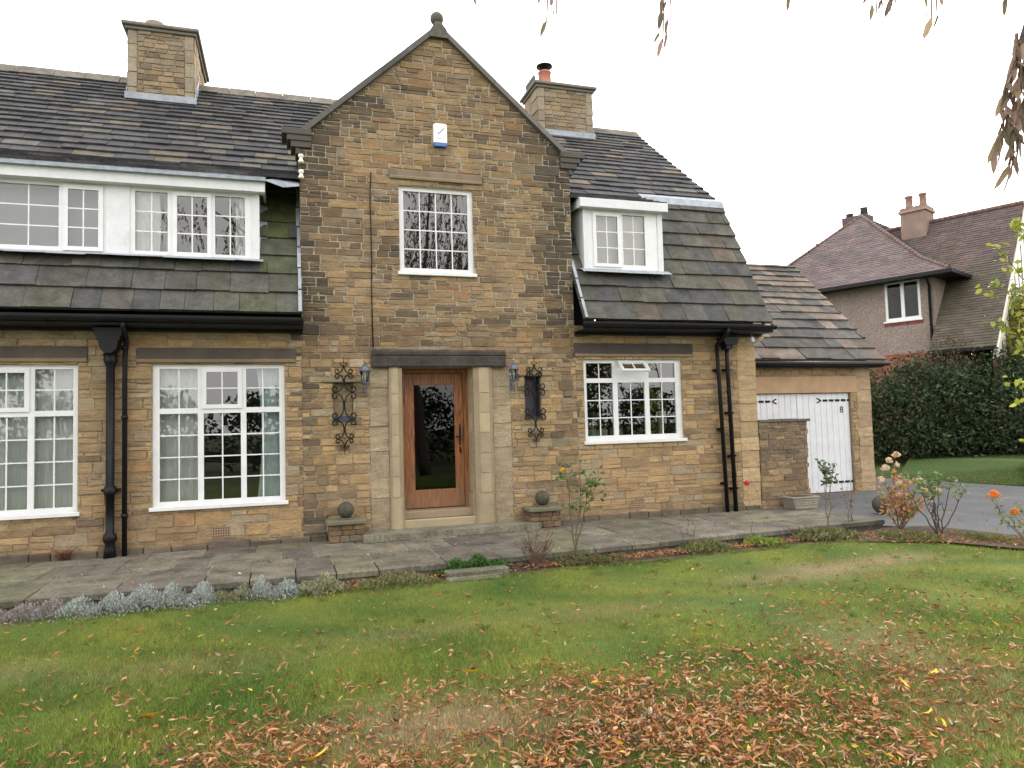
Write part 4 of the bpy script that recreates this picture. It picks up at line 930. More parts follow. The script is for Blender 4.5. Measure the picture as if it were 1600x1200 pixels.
# ================================================================== GARAGE
GAR = thing('garage', 'low stone garage with a slate roof set back right of the house', 'garage', (11.5, 2.5, -.4))
GY0 = 2.5; fg = front(GY0); GD = (10.02, 13.07, -.34, 2.04)
mb = MB(); reg = [(8.56, -.4), (13.25, -.4), (13.25, 2.72), (8.56, 2.72)]
masonry(mb, fg, reg, [GD, (9.8, 13.25, 2.04, 2.44)], lambda x, z: jit(random.choice(BUFF), .8, 1.05), (.1, .2), (.15, .45))
z = -.4
while z < 2.72:
    h = U(.22, .34); ashlar(mb, fg, [(13.25, 13.68, z, min(2.72, z + h))], (.36, .26, .16)); z += h
backing(mb, fg, [(8.56, -.5), (13.68, -.5), (13.68, 2.72), (8.56, 2.72)], [GD], MORTAR)
x0, x1, z0, z1 = GD; c = (.3, .23, .15)
mb.face([(x0, GY0, z0), (x0, GY0 + .2, z0), (x0, GY0 + .2, z1), (x0, GY0, z1)][::-1], c); mb.face([(x1, GY0, z0), (x1, GY0 + .2, z0), (x1, GY0 + .2, z1), (x1, GY0, z1)], c); mb.face([(x0, GY0, z1), (x1, GY0, z1), (x1, GY0 + .2, z1), (x0, GY0 + .2, z1)][::-1], c)
mb.face([(13.68, GY0, -.5), (13.68, 8, -.5), (13.68, 8, 2.7), (13.68, 5.3, 5.6), (13.68, GY0, 2.7)], c)
mb.build('wall', M['stone'], GAR)
mb = MB(); mb.box(9.8, 13.25, GY0 - .02, GY0, 2.045, 2.44, (.40, .27, .16), .004); mb.build('lintel', M['ashlar'], GAR)
mb = MB(); ev = (GY0 - .28, 2.80); rg = (5.3, 5.77); vg, lg = plane(*ev, *rg)
gcol = lambda x, y: jit(random.choice([(.13, .10, .08), (.10, .085, .07), (.075, .07, .065), (.155, .125, .10), (.06, .058, .058), (.085, .08, .07)]), .8, 1.15)
slates(mb, (0, *ev), (1, 0, 0), vg, [(8.3, 0), (13.92, 0), (13.92, lg), (8.3, lg)], lambda t: .42 - .2 * t, (.34, .75), gcol, [], .03, jt=.012)
mb.face([(8.3, 5.3, 5.76), (13.92, 5.3, 5.76), (13.92, 8.3, 2.7), (8.3, 8.3, 2.7)], (.05, .05, .05)); mb.build('roof', M['slate'], GAR)
mb = MB(); mb.tube([(8.5, ev[0] - .03, 2.72), (13.98, ev[0] - .03, 2.72)], .06, seg=10); mb.box(8.5, 13.9, ev[0] + .04, ev[0] + .07, 2.64, 2.78); mb.box(8.5, 13.9, ev[0] + .07, GY0, 2.64, 2.66); mb.build('gutter', M['iron'], GAR)
for (a, b_, sg, lab) in [(10.03, 11.54, 1, None), (11.55, 13.06, -1, None)]:
    mb = MB(); n = 9; w = (b_ - a) / n
    for i in range(n):
        mb.box(a + i * w + .002, a + (i + 1) * w - .002, GY0 + .06, GY0 + .10, -.33, 2.03, ch=.006)
    mb.box(a, b_, GY0 + .085, GY0 + .12, -.32, 2.02)
    d = mb.build('door', M['whitewood'], GAR)
    for zc in (1.86, -.10):
        mb = MB(); e = a if sg > 0 else b_; yy = GY0 + .05
        tip = .92
        q = [0.0, .14, .38, .62, .88] 
        for k5 in range(5):
            xa, xb = -.08 + k5 * .178, -.08 + k5 * .178 + .135; mb.prism([(e + sg * xa, yy, zc - .027), (e + sg * xb, yy, zc - .026), (e + sg * xb, yy, zc + .026), (e + sg * xa, yy, zc + .027)][::sg], (0, .012, 0))
        for s_ in (1, -1):
            mb.prism([(e + sg * .80, yy - .001, zc + s_ * .0), (e + sg * .92, yy - .001, zc + s_ * .065), (e + sg * .96, yy - .001, zc + s_ * .055), (e + sg * .86, yy - .001, zc + s_ * .0)][::sg * s_], (0, .012, 0))
        mb.tube([(e - sg * .05, yy, zc - .06), (e - sg * .05, yy, zc + .06)], .016); mb.build('hinge', M['wrought'], d)
    if sg < 0:
        cu = bpy.data.curves.new('number', 'FONT'); cu.body = '8'; cu.size = .22; cu.extrude = .003; cu.align_x = 'CENTER'
        tmp = bpy.data.objects.new('tmp', cu); COL.objects.link(tmp); me = bpy.data.meshes.new_from_object(tmp.evaluated_get(bpy.context.evaluated_depsgraph_get())); bpy.data.objects.remove(tmp)
        me.transform(Matrix.Translation((12.83, GY0 + .055, 1.56)) @ Matrix.Rotation(math.pi / 2, 4, 'X')); me.transform(Matrix.Translation(-Vector(ORG[GAR.name])))
        me.materials.clear(); me.materials.append(M['wrought']); o = bpy.data.objects.new('house_number', me); COL.objects.link(o); o.parent = d

# low wall running from the house corner
LW = thing('garden_wall', 'low stone wall with flat coping joining the house corner before the garage', 'wall', (9, 0, -.3))
mb = MB(); reg = [(8.56, -.36), (9.60, -.36), (9.66, 1.40), (8.56, 1.40)]
masonry(mb, front(-.01), reg, [], lambda x, z: jit(mixc(random.choice(BUFF + BROWN) if (z < .7 and x < 9.2) else random.choice(BROWN + BROWN + DARK[1:2] + BUFF[3:]), (.2, .15, .1), .35), .75, 1.05), (.07, .14), (.12, .34))
backing(mb, front(-.01), reg, [], (.24, .2, .15))
z = -.35
while z < 1.38:
    h = min(U(.07, .13), 1.39 - z); e = U(-.05, .03); mb.box(9.56, 9.67 + e, -.0, .32, z + .004, z + h - .004, jit(random.choice(BROWN + BUFF), .7, 1.1), .008); z += h
mb.box(8.56, 9.56, .3, .31, -.4, 1.4, (.2, .15, .1)); mb.build('wall', M['stone'], LW)
mb = MB(); 
for a, b_ in [(8.56, 9.05), (9.055, 9.4), (9.405, 9.72)]: mb.box(a, b_, -.05, .36, 1.40, 1.455 + U(-.008, .008), jit((.11, .10, .085), .8, 1.2), .008)
mb.build('coping', M['ashlar'], LW)

# ================================================================== THINGS ON THE FRONT WALL
def scroll(mb, cx, y, v0, v1, s, r, up, rad=.0100):
    """wrought arc from the spine (cx,v0) out to (cx+s,v1), ending in a curl of radius r turning up/down"""
    for sg in (-1, 1):
        pts = []
        for i in range(9):
            t_ = i / 8; bx_ = (1 - t_) ** 2 * .006 + 2 * (1 - t_) * t_ * .01 + t_ * t_ * s; bz = (1 - t_) ** 2 * v0 + 2 * (1 - t_) * t_ * (v1 + (v0 - v1) * .12) + t_ * t_ * v1
            pts.append((cx + sg * bx_, y, bz))
        for i in range(1, 17):
            a = -math.pi / 2 + i / 16 * math.pi * 1.75; rr = r * (1 - .62 * (i / 16) ** 1.3); c0 = (s, v1 + up * r)
            pts.append((cx + sg * (c0[0] + rr * math.cos(a)), y - .004 * i / 16, c0[1] + up * rr * math.sin(a)))
        mb.tube(pts, rad, seg=6)
def grille(cx, ztop, k, lab):
    t_ = thing('scroll_grille', lab, 'iron grille', (cx, -.06, ztop - .8), 'wrought iron scroll grilles beside the front door'); mb = MB(); y = -.065
    Z = lambda px: ztop - (px - 110) * k; q = k
    scroll(mb, cx, y, Z(212), Z(292), 68 * q, 26 * q, 1); scroll(mb, cx, y, Z(375), Z(300), 68 * q, 26 * q, -1)
    scroll(mb, cx, y, Z(385), Z(492), 92 * q, 34 * q, 1); scroll(mb, cx, y, Z(637), Z(500), 92 * q, 36 * q, -1)
    scroll(mb, cx, y, Z(637), Z(782), 92 * q, 36 * q, 1); scroll(mb, cx, y, Z(892), Z(788), 92 * q, 34 * q, -1)
    scroll(mb, cx, y, Z(892), Z(988), 68 * q, 26 * q, 1); scroll(mb, cx, y, Z(1082), Z(995), 68 * q, 24 * q, -1)
    scroll(mb, cx, y, Z(228), Z(205), 26 * q, 15 * q, 1, .006); scroll(mb, cx, y, Z(1070), Z(1094), 28 * q, 15 * q, 1, .006)
    mb.build('scrollwork', M['wrought'], t_)
    mb = MB(); mb.tube([(cx, y, Z(110)), (cx, y, Z(190))], [.003, .009], seg=6); mb.build('spike', M['wrought'], t_); mb = MB(); mb.tube([(cx, y, Z(1080)), (cx, y, Z(1165))], [.009, .003], seg=6)
    mb.build('spike', M['wrought'], t_); mb = MB(); mb.lathe(cx, y, [(.006, Z(222)), (.016, Z(212)), (.006, Z(202))], 10); mb.build('boss', M['wrought'], t_); mb = MB(); mb.lathe(cx, y, [(.006, Z(1090)), (.016, Z(1080)), (.006, Z(1070))], 10); mb.build('boss', M['wrought'], t_)
    for px in (380, 637, 892):
        mb = MB(); mb.tube([(cx, y, Z(px + 12)), (cx, y, Z(px - 12))], .014, seg=8)
        if px != 637: mb.tube([(cx, y, Z(px)), (cx, .02, Z(px))], .008, seg=6)
        mb.build('collar', M['wrought'], t_)
grille(.88, 2.64, .00147, 'black wrought iron scroll grille over the pale stone niche left of the door')
grille(4.06, 2.66, .00149, 'black wrought iron scroll grille over the dark niche right of the door')
M['lampblue'] = amat('lamp_metal', .45, (.075, .09, .12), nscale=12, namt=.3, bump=.1, spec=.5)
def lantern(cx, zb, lab, g):
    t_ = thing('wall_lantern', lab, 'lantern', (cx, 0, zb), 'blue grey wall lanterns beside the front door'); y = -.16
    mb = MB(); mb.tube([(cx, -.005, zb + .06), (cx, -.05, zb + .0), (cx, -.11, zb - .02), (cx, y, zb + .02), (cx, y, zb + .10)], .011); mb.lathe(cx, y, [(.012, zb + .09), (.04, zb + .10), (.045, zb + .12), (.03, zb + .13)], 6)
    mb.box(cx - .03, cx + .03, -.016, -.0, zb - .04, zb + .14, ch=.006); mb.lathe(cx, y, [(.008, zb - .05), (.022, zb - .02), (.012, zb + .0)], 10); mb.build('bracket', M['lampblue'], t_)
    mb = MB(); mb.lathe(cx, y, [(.045, zb + .13), (.078, zb + .30)], 6, smooth=False); mb.build('glass_panes', M['lampglass'], t_)
    mb = MB()
    for k in range(6):
        a = 2 * math.pi * k / 6; mb.tube([(cx + .046 * math.cos(a), y + .046 * math.sin(a), zb + .128), (cx + .08 * math.cos(a), y + .08 * math.sin(a), zb + .302)], .005, seg=5)
    mb.build('frame', M['lampblue'], t_)
    mb = MB(); mb.lathe(cx, y, [(.075, zb + .298), (.10, zb + .30), (.095, zb + .315), (.055, zb + .37), (.04, zb + .375), (.04, zb + .39), (.015, zb + .405), (.013, zb + .42), (.016, zb + .43), (.003, zb + .45)], 6, smooth=False); mb.build('cap', M['lampblue'], t_)
    mb = MB(); mb.lathe(cx, y, [(.012, zb + .13), (.012, zb + .18), (.02, zb + .20), (.022, zb + .23), (.012, zb + .26), (.002, zb + .27)], 10, (.7, .66, .55)); mb.build('bulb', M['paint'], t_)
lantern(1.20, 2.10, 'blue grey wall lantern left of the front door', 1)
lantern(3.66, 2.12, 'blue grey wall lantern right of the front door', 1)
# alarm box
t_ = thing('alarm_box', 'white burglar alarm box with a blue base high on the gable', 'alarm box', (2.51, 0, 6.16))
mb = MB(); mb.prism([(2.40, -.012, 6.23), (2.625, -.012, 6.23), (2.625, -.012, 6.53), (2.60, -.012, 6.555), (2.425, -.012, 6.555), (2.40, -.012, 6.53)], (0, -.08, 0), (.82, .83, .80)); mb.build('case', M['paint'], t_)
mb = MB(); mb.prism([(2.41, -.012, 6.17), (2.615, -.012, 6.17), (2.625, -.012, 6.228), (2.40, -.012, 6.228)], (0, -.078, 0), (.04, .13, .42)); mb.build('strobe', M['paint'], t_)
mb = MB(); mb.prism([(2.455, -.093, 6.37), (2.47, -.093, 6.36), (2.585, -.093, 6.47), (2.575, -.093, 6.485)], (0, -.002, 0), (.25, .26, .28)); mb.box(2.45, 2.575, -.0945, -.0925, 6.29, 6.30, (.35, .45, .6)); mb.build('logo', M['paint'], t_)
# insulators
for zc, lab in [(5.77, 'upper white insulator on the gable corner by the roof'), (5.52, 'lower white insulator on the gable corner by the roof')]:
    mb = MB(); mb.lathe(.27, -.07, [(.02, zc - .075), (.04, zc - .07), (.045, zc - .04), (.028, zc - .02), (.026, zc + .01), (.042, zc + .03), (.04, zc + .06), (.02, zc + .07)], 14, (.72, .69, .60)); mb.box(.255, .285, -.03, .0, zc - .02, zc + .02, (.05, .05, .05))
    tag(mb.build('insulator', M['paint'], origin=(.27, 0, zc)), lab, 'insulator', 'insulators on the gable corner')
mb = MB(); mb.tube([(1.36, -.022, 5.66), (1.34, -.024, 5.2), (1.35, -.022, 4.4), (1.34, -.024, 3.6), (1.35, -.022, 2.78)], .009, seg=6); tag(mb.build('cable', M['iron'], origin=(1.35, 0, 2.8)), 'thin black cable running down the gable left of the upper window', 'cable')
mb = MB(); mb.box(8.28, 8.34, -.30, -.22, 2.93, 3.0, (.5, .5, .5), .006); mb.tube([(8.31, -.26, 3.0), (8.31, -.26, 3.06)], .012, (.2, .2, .2)); mb.lathe(8.31, -.29, [(.02, 2.90), (.032, 2.92), (.03, 2.95)], 10, (.75, .76, .78)); tag(mb.build('security_light', M['paint'], origin=(8.31, -.26, 3.0)), 'small pale security light under the right eaves corner', 'lamp')
# stone balls on plinths
for cx, zt, r, w, lab, lab2 in [(.87, .11, .125, .28, 'low stone plinth left of the front door', 'mossy stone ball on the plinth left of the door'), (4.08, .11, .125, .28, 'low stone plinth right of the front door', 'mossy stone ball on the plinth right of the door')]:
    t_ = thing('plinth', lab, 'plinth', (cx, -.2, -.22), 'plinths beside the front door')
    mb = MB(); z = -.21
    for h in (.10, .08, .08):
        x = cx - w + .02
        while x < cx + w - .04:
            x1 = min(cx + w - .02, x + U(.12, .22)); mb.box(x + .003, x1 - .003, -.40 + U(0, .015), -.01, z, z + h - .005, jit(random.choice(BROWN + [(.17, .14, .10)]), .7, 1.1), .008); x = x1
        z += h
    mb.build('base', M['stone'], t_)
    mb = MB(); mb.box(cx - w - .02, cx + w + .02, -.45, -.02, z, z + .065, (.14, .135, .09), .012); mb.box(cx - .1, cx + .1, -.33, -.12, z + .066, z + .085, (.13, .12, .09), .008); mb.build('slab', M['ashlar'], t_)
    zc = z + .08 + r
    mb = MB(); n = 12; mb.lathe(cx, -.23, [(.02, zc - r)] + [(r * math.sin(math.pi * k / n), zc - r * math.cos(math.pi * k / n)) for k in range(1, n)] + [(.01, zc + r)], 22, (.07, .064, .046)); tag(mb.build('stone_ball', M['mossball'], origin=(cx, -.23, zc)), lab2, 'stone ball', 'stone balls beside the front door')
# door step slab
mb = MB(); mb.prism([(1.10, -.62, -.215), (1.10, -.03, -.215), (3.95, -.03, -.215), (3.95, -.5, -.215)][::-1], (0, 0, .10), (.16, .15, .11)); tag(mb.build('door_step', M['flag'], origin=(2.5, -.3, -.21)), 'long worn stone slab step in front of the door', 'step')
# carved trough
t_ = thing('stone_trough', 'small carved stone trough at the foot of the low garden wall', 'trough', (9.15, -.3, -.22)); mb = MB()
mb.prism([(8.92, -.50, -.215), (9.40, -.50, -.215), (9.45, -.50, -.02), (8.87, -.50, -.02)], (0, .32, 0), (.22, .20, .16)); mb.box(8.86, 9.46, -.52, -.16, -.02, .01, (.23, .21, .17), .006); mb.box(8.95, 9.37, -.46, -.22, .010, .014, (.05, .04, .03)); mb.build('basin', M['ashlar'], t_)
mb = MB()
for i in range(5):
    cx = 8.97 + i * .095
    for k in range(4):
        a = k * math.pi / 2 + .78; mb.lathe(cx + .02 * math.cos(a), -.503, [(.012, -.12 + .024 * math.sin(a)), (.014, -.105 + .024 * math.sin(a))], 6, (.34, .31, .25))
    mb.box(cx - .036, cx - .030, -.512, -.500, -.17, -.05, (.33, .3, .24))
mb.box(8.94, 9.38, -.512, -.5, -.19, -.175, (.33, .3, .24)); mb.box(8.92, 9.42, -.512, -.5, -.05, -.035, (.33, .3, .24)); mb.build('carving', M['ashlar'], t_)
# steps down to the lawn
for (x0, x1, y0, y1, zt, lab) in [(1.86, 2.66, -2.90, -2.70, -.29, 'upper stone step from the patio down to the lawn'), (1.84, 2.5, -3.10, -2.905, -.345, 'lower stone step sunk in the lawn edge')]:
    mb = MB(); mb.box(x0, x1, y0, y1, -.46, zt, (.125, .12, .085), .012); tag(mb.build('garden_step', M['flag'], origin=((x0 + x1) / 2, y0, -.4)), lab, 'step', 'steps down to the lawn')

# ================================================================== BEHIND THE GLASS
def curtain(x0, x1, z0, z1, y, col, lab, wl=.09, amp=.025, gather=0.0, grp='curtains behind the windows'):
    nx = max(6, int((x1 - x0) / .012)); nz_ = 8; ph = U(0, 6); mbv = []
    for j in range(nz_ + 1):
        t_ = j / nz_
        for i in range(nx + 1):
            s_ = i / nx; x = x0 + (x1 - x0) * s_; w = .6 + .4 * math.sin(x * 3 + ph)
            x += gather * math.sin(t_ * math.pi) * (0.5 - s_) + .01 * math.sin(t_ * 5 + s_ * 9 + ph)
            mbv.append((x, y + amp * w * math.sin(2 * math.pi * (x0 + (x1 - x0) * s_) / wl + ph + .5 * math.sin(t_ * 2.2 + s_ * 4)) * (.5 + .5 * (1 - t_)) + amp, z0 + (z1 - z0) * t_))
    F = np.array([(j * (nx + 1) + i, j * (nx + 1) + i + 1, (j + 1) * (nx + 1) + i + 1, (j + 1) * (nx + 1) + i) for j in range(nz_) for i in range(nx)])
    o = npmesh('curtain', np.array(mbv), F, np.tile(np.array(col), (len(F), 1)), M['cloth'], smooth=True, origin=((x0 + x1) / 2, y, z0))
    tag(o, lab, 'curtain', grp)
GC = (.84, .88, .86); NC = (.80, .83, .83); WC = (.85, .86, .84)
curtain(-1.84, -1.20, .44, 2.5, .22, GC, 'pale green curtain on the left of the nearer big ground floor window')
curtain(-.42, -.02, .44, 2.5, .22, (.68, .84, .85), 'blue green curtain on the right of the nearer big ground floor window', .1, .03, .12)
curtain(-3.85, -2.84, .44, 2.5, .20, NC, 'grey net curtain filling the right of the leftmost ground floor window', .07, .012)
curtain(-4.64, -3.88, .44, 2.5, .20, NC, 'grey net curtain in the part of the window cut by the left edge', .07, .012)
curtain(-3.72, -3.50, .44, 2.5, .16, (.66, .70, .70), 'folded pale curtain in the middle of the leftmost ground floor window', .05, .02)
curtain(-2.12, -1.78, 4.2, 5.15, .17, WC, 'white gathered curtain in the middle light of the long dormer', .05, .018)
curtain(-.72, -.57, 4.2, 5.15, .17, WC, 'white curtain at the right end of the long dormer', .05, .018)
for (a, b_, lab) in [(-6.1, -3.06, 'pale grey blind across the wide light of the long dormer'), (-3.05, -2.50, 'pale grey blind behind the lone casement of the long dormer'), (-1.76, -1.62, 'narrow strip of grey curtain left of the open dormer casement')]:
    curtain(a, b_, 4.2, 5.15, .30, (.33, .35, .37), lab, .6, .002)
curtain(5.14, 5.82, 4.26, 5.26, .14, (.52, .50, .44), 'cream blind in the left light of the small dormer', .5, .003)
curtain(5.83, 6.40, 4.26, 5.26, .14, (.62, .60, .53), 'paler cream blind in the right light of the small dormer', .5, .003)
t_ = thing('vase_of_flowers', 'tall pale green vase with white flowers in the kitchen window', 'vase', (6.64, .28, 1.17))
mb = MB(); mb.lathe(6.64, .28, [(.045, 1.17), (.05, 1.3), (.055, 1.45), (.085, 1.66), (.08, 1.665)], 16, (.42, .52, .30)); mb.build('vase', M['paint'], t_)
mb = MB()
for i in range(12): mb.lathe(6.64 + U(-.06, .07), .28 + U(-.05, .05), [(.005, 1.7 + i * .028), (.028, 1.72 + i * .028), (.005, 1.745 + i * .028)], 7, (.7, .7, .66))
mb.build('flowers', M['paint'], t_)
mb = MB(); 
for i in range(5): mb.prism([(6.36 + U(-.03, .06), .22, 1.72 + U(0, .1)), (6.40 + U(-.02, .06), .22, 1.72 + U(0, .1)), (6.38 + U(-.03, .05), .22, 1.9)], (0, .01, 0), (.55, .62, .05))
mb.tube([(6.39, .23, 1.17), (6.39, .23, 1.75)], .008, (.1, .25, .05)); mb.lathe(6.39, .23, [(.03, 1.17), (.035, 1.3)], 10, (.3, .35, .3)); tag(mb.build('potted_flower', M['paint'], origin=(6.39, .23, 1.17)), 'yellow flower in a small pot in the kitchen window', 'flower')
mb = MB(); mb.lathe(5.28, .3, [(.09, 1.17), (.12, 1.33), (.125, 1.34)], 14, (.25, .33, .22))
for i in range(60):
    a = U(0, 6.3); r_ = U(0, .2); z = 1.36 + U(0, .28); x, y = 5.30 + r_ * math.cos(a), .3 + r_ * math.sin(a) * .4; mb.face([(x, y, z), (x + .03, y + .01, z + .02), (x + .02, y, z + .05), (x - .01, y - .01, z + .03)], (.45, .04, .03) if i % 5 == 0 else (.05, .11, .03))
tag(mb.build('potted_plant', M['paint'], origin=(5.28, .3, 1.17)), 'bushy red flowering pot plant in the left of the kitchen window', 'plant')
for cx, lab in [(5.56, 'left cream chair back seen through the kitchen window'), (5.80, 'middle cream chair back seen through the kitchen window'), (6.12, 'right cream chair back seen through the kitchen window')]:
    t_ = thing('dining_chair', lab, 'chair', (cx, 1.0, -.1), 'cream dining chairs behind the kitchen window')
    mb = MB(); mb.box(cx - .10, cx + .10, 1.0, 1.05, .45, 1.36, (.42, .35, .26), .015); mb.build('backrest', M['cloth'], t_)
    mb = MB(); mb.box(cx - .12, cx + .12, 1.0, 1.42, .37, .45, (.42, .35, .26), .015); mb.build('seat', M['cloth'], t_)

# ================================================================== NEIGHBOUR'S HOUSE
A_ = Vector((.4053, -.9142, 0)); B_ = Vector((-.9142, -.4053, 0)); CN = Vector((22.44, 8.32, 0)); ZN = 6.40
def nb(a, b, z): p = CN + A_ * a + B_ * b; return (p.x, p.y, ZN + z)
NH = thing('neighbour_house', 'pebbledashed neighbouring house with plum tiled roofs and a half timbered gable', 'house', tuple(CN))
mb = MB(); G = -6.8
def nq(mb, pts, col): mb.face([nb(*p) for p in pts], col)
nw = (-1.70, -.46, -1.43, .06)
rs = subrect([(-8, 0, -2.72, .3)], nw)
for (a, b_, c, d) in rs: nq(mb, [(a, 0, c), (b_, 0, c), (b_, 0, d), (a, 0, d)], (.3, .22, .19))
nq(mb, [(0, 0, -2.72), (0, -3.6, -2.72), (0, -3.6, .3), (0, 0, .3)], (.3, .22, .19))
nq(mb, [(-8, 0, -2.72), (-8, 0, .3), (-8, -8, .3), (-8, -8, -2.72)], (.3, .22, .19))
for q in ([(nw[0], 0, nw[2]), (nw[0], -.15, nw[2]), (nw[0], -.15, nw[3]), (nw[0], 0, nw[3])], [(nw[1], 0, nw[2]), (nw[1], 0, nw[3]), (nw[1], -.15, nw[3]), (nw[1], -.15, nw[2])]): nq(mb, q, (.3, .22, .19))
mb.build('wall', M['render'], NH)
mb = MB(); z = G
while z < -2.74:     # brick ground floor, courses of single bricks
    x = -8 - U(0, .2)
    while x < 0:
        x1 = min(0, x + .225); mb.poly([nb(x + .005, .01, z + .005), nb(x1 - .005, .01, z + .005), nb(x1 - .005, .01, z + .068), nb(x + .005, .01, z + .068)], [(0, 1, 2, 3)], jit(random.choice([(.24, .075, .05), (.19, .06, .045), (.28, .10, .065)]), .8, 1.1)) if z > -5.6 else None; x = x1
    z += .075
nq(mb, [(-8, 0, G), (0, 0, G), (0, 0, -2.72), (-8, 0, -2.72)], (.22, .16, .13)); nq(mb, [(0, 0, G), (0, -3, G), (0, -3, -2.72), (0, 0, -2.72)], (.2, .09, .06))
mb.build('brick_base', M['brick'], NH)
mb = MB(); 
x = nw[0] - .05
while x < nw[1] + .05:
    for (b0, c_) in ((.03, jit((.20, .05, .04), .8, 1.2)),): mb.poly([nb(x, b0, nw[2] - .17), nb(x + .065, b0, nw[2] - .17), nb(x + .065, b0, nw[2] - .06), nb(x, b0, nw[2] - .06), nb(x, 0, nw[2] - .17), nb(x + .065, 0, nw[2] - .17), nb(x + .065, 0, nw[2] - .06), nb(x, 0, nw[2] - .06)], [(0, 1, 2, 3), (0, 4, 5, 1), (3, 2, 6, 7)], c_)
    x += .075
mb.build('brick_sill', M['brick'], NH)
def nbox(mb, a0, a1, b0, b1, z0, z1, col=(.8, .8, .8)):
    v = [nb(a, b_, z) for z in (z0, z1) for b_ in (b1, b0) for a in (a0, a1)]; mb.poly(v, [(0, 2, 3, 1), (4, 5, 7, 6), (0, 1, 5, 4), (2, 6, 7, 3), (0, 4, 6, 2), (1, 3, 7, 5)], col)
def nwin(a0, a1, z0, z1):
    mb = MB(); am = (a0 + a1) / 2
    for q in [(a0, a0 + .09, z0, z1), (a1 - .09, a1, z0, z1), (a0 + .09, a1 - .09, z0, z0 + .11), (a0 + .09, a1 - .09, z1 - .09, z1), (am - .06, am + .06, z0 + .11, z1 - .09)]: nbox(mb, q[0], q[1], -.1, -.02, q[2], q[3])
    nbox(mb, a0 - .06, a1 + .06, -.05, .07, z0 - .06, z0 - .0); w = mb.build('window', M['white'], NH)
    mb = MB(); nq(mb, [(a0 + .05, -.06, z0 + .05), (a1 - .05, -.06, z0 + .05), (a1 - .05, -.06, z1 - .05), (a0 + .05, -.06, z1 - .05)], (.1, .1, .1)); mb.build('pane', M['farglass'], w)
    mb = MB(); nq(mb, [(a0, -.5, z0), (a1, -.5, z0), (a1, -.5, z1), (a0, -.5, z1)], (.1, .08, .06)); nq(mb, [(a0 + .05, -.2, z0 + .1), (a0 + .3, -.2, z0 + .1), (a0 + .22, -.2, z1), (a0 + .05, -.2, z1)], (.3, .2, .15)); mb.build('room', M['dark'], w)
nwin(*nw)
nwin(-1.45, -.55, -4.4, -3.15)
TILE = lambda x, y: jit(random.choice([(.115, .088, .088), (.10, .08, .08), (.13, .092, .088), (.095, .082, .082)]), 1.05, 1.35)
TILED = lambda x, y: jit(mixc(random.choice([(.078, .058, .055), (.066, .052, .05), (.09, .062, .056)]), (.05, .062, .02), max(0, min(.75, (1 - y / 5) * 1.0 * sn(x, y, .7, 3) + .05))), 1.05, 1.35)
mb = MB()
# hipped wing roof with sprocketed eaves: front, right and left faces
ap = (-3.65, -3.1, 3.66); e0, e1 = -8.3, .72
def nface(p0, p1, pa, pb, colf, g=.13):     # eaves p0->p1, top pa (over p0 side) pb
    P0, P1, Pa, Pb = [Vector(nb(*q)) for q in (p0, p1, pa, pb)]; Uv = (P1 - P0).normalized(); n_ = Uv.cross(Pa - P0).normalized(); Vv = n_.cross(Uv)
    if Vv.z < 0: Vv = -Vv
    def uv(p): return ((p - P0).dot(Uv), (p - P0).dot(Vv))
    reg = [uv(P0), uv(P1), uv(Pb)] + ([uv(Pa)] if (Pa - Pb).length > .05 else [])
    slates(mb, P0, Uv, Vv, reg, lambda t: g, (.22, .34), colf, [], .012, base=(.08, .05, .05), jt=.002)
kb = .28; m0 = (e0 + kb * (ap[0] - e0), .6 + kb * (ap[1] - .6), .12 + 1.02); m1 = (e1 + kb * (ap[0] - e1), m0[1], m0[2] * 1.0)
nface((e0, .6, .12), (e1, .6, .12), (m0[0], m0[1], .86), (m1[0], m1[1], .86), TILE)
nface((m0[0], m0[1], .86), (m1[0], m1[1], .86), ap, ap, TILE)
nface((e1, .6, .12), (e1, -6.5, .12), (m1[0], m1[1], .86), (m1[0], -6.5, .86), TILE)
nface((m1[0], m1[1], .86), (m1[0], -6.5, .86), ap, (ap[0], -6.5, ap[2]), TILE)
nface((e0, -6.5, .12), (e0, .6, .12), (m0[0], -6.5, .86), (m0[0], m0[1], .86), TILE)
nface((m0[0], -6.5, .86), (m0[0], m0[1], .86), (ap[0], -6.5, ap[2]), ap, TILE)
# hip tiles
for (p, q) in [((e1, .6, .14), (m1[0], m1[1], .9)), ((m1[0], m1[1], .9), ap), ((m0[0], m0[1], .9), ap)]:
    P, Q = Vector(nb(*p)), Vector(nb(*q)); n = int((Q - P).length / .22)
    for i in range(n): a = P.lerp(Q, i / n); b_ = P.lerp(Q, (i + .95) / n); mb.tube([a, b_], .075, jit((.13, .088, .078), .85, 1.12), seg=6)
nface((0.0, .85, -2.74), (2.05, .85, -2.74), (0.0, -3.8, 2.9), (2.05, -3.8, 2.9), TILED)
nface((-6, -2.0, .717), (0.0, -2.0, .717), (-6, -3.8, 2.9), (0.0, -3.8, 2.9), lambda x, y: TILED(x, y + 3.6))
P, Q = Vector(nb(-6, -3.8, 2.95)), Vector(nb(2.05, -3.8, 2.95)); n = 36
for i in range(n): a = P.lerp(Q, i / n); b_ = P.lerp(Q, (i + .95) / n); mb.tube([a, b_], .09, jit((.15, .09, .08), .85, 1.12), seg=6)
nq(mb, [(2.05, -3.8, 2.9), (-6, -3.8, 2.9), (-6, -8, -2), (2.05, -8, -2)], (.1, .06, .06))
NR = mb.build('roof', M['tile'], NH)
mb = MB(); nbox(mb, e0, e1, .58, .72, -.02, .10, (.02, .02, .02)); nbox(mb, e1, e1 + .12, -2.7, .72, -.02, .10); nbox(mb, e0, e1, 0.0, .58, .02, .05); nbox(mb, .0, e1, -2.7, 0, .02, .05)
nbox(mb, 0, 2.0, .86, .98, -2.86, -2.74)
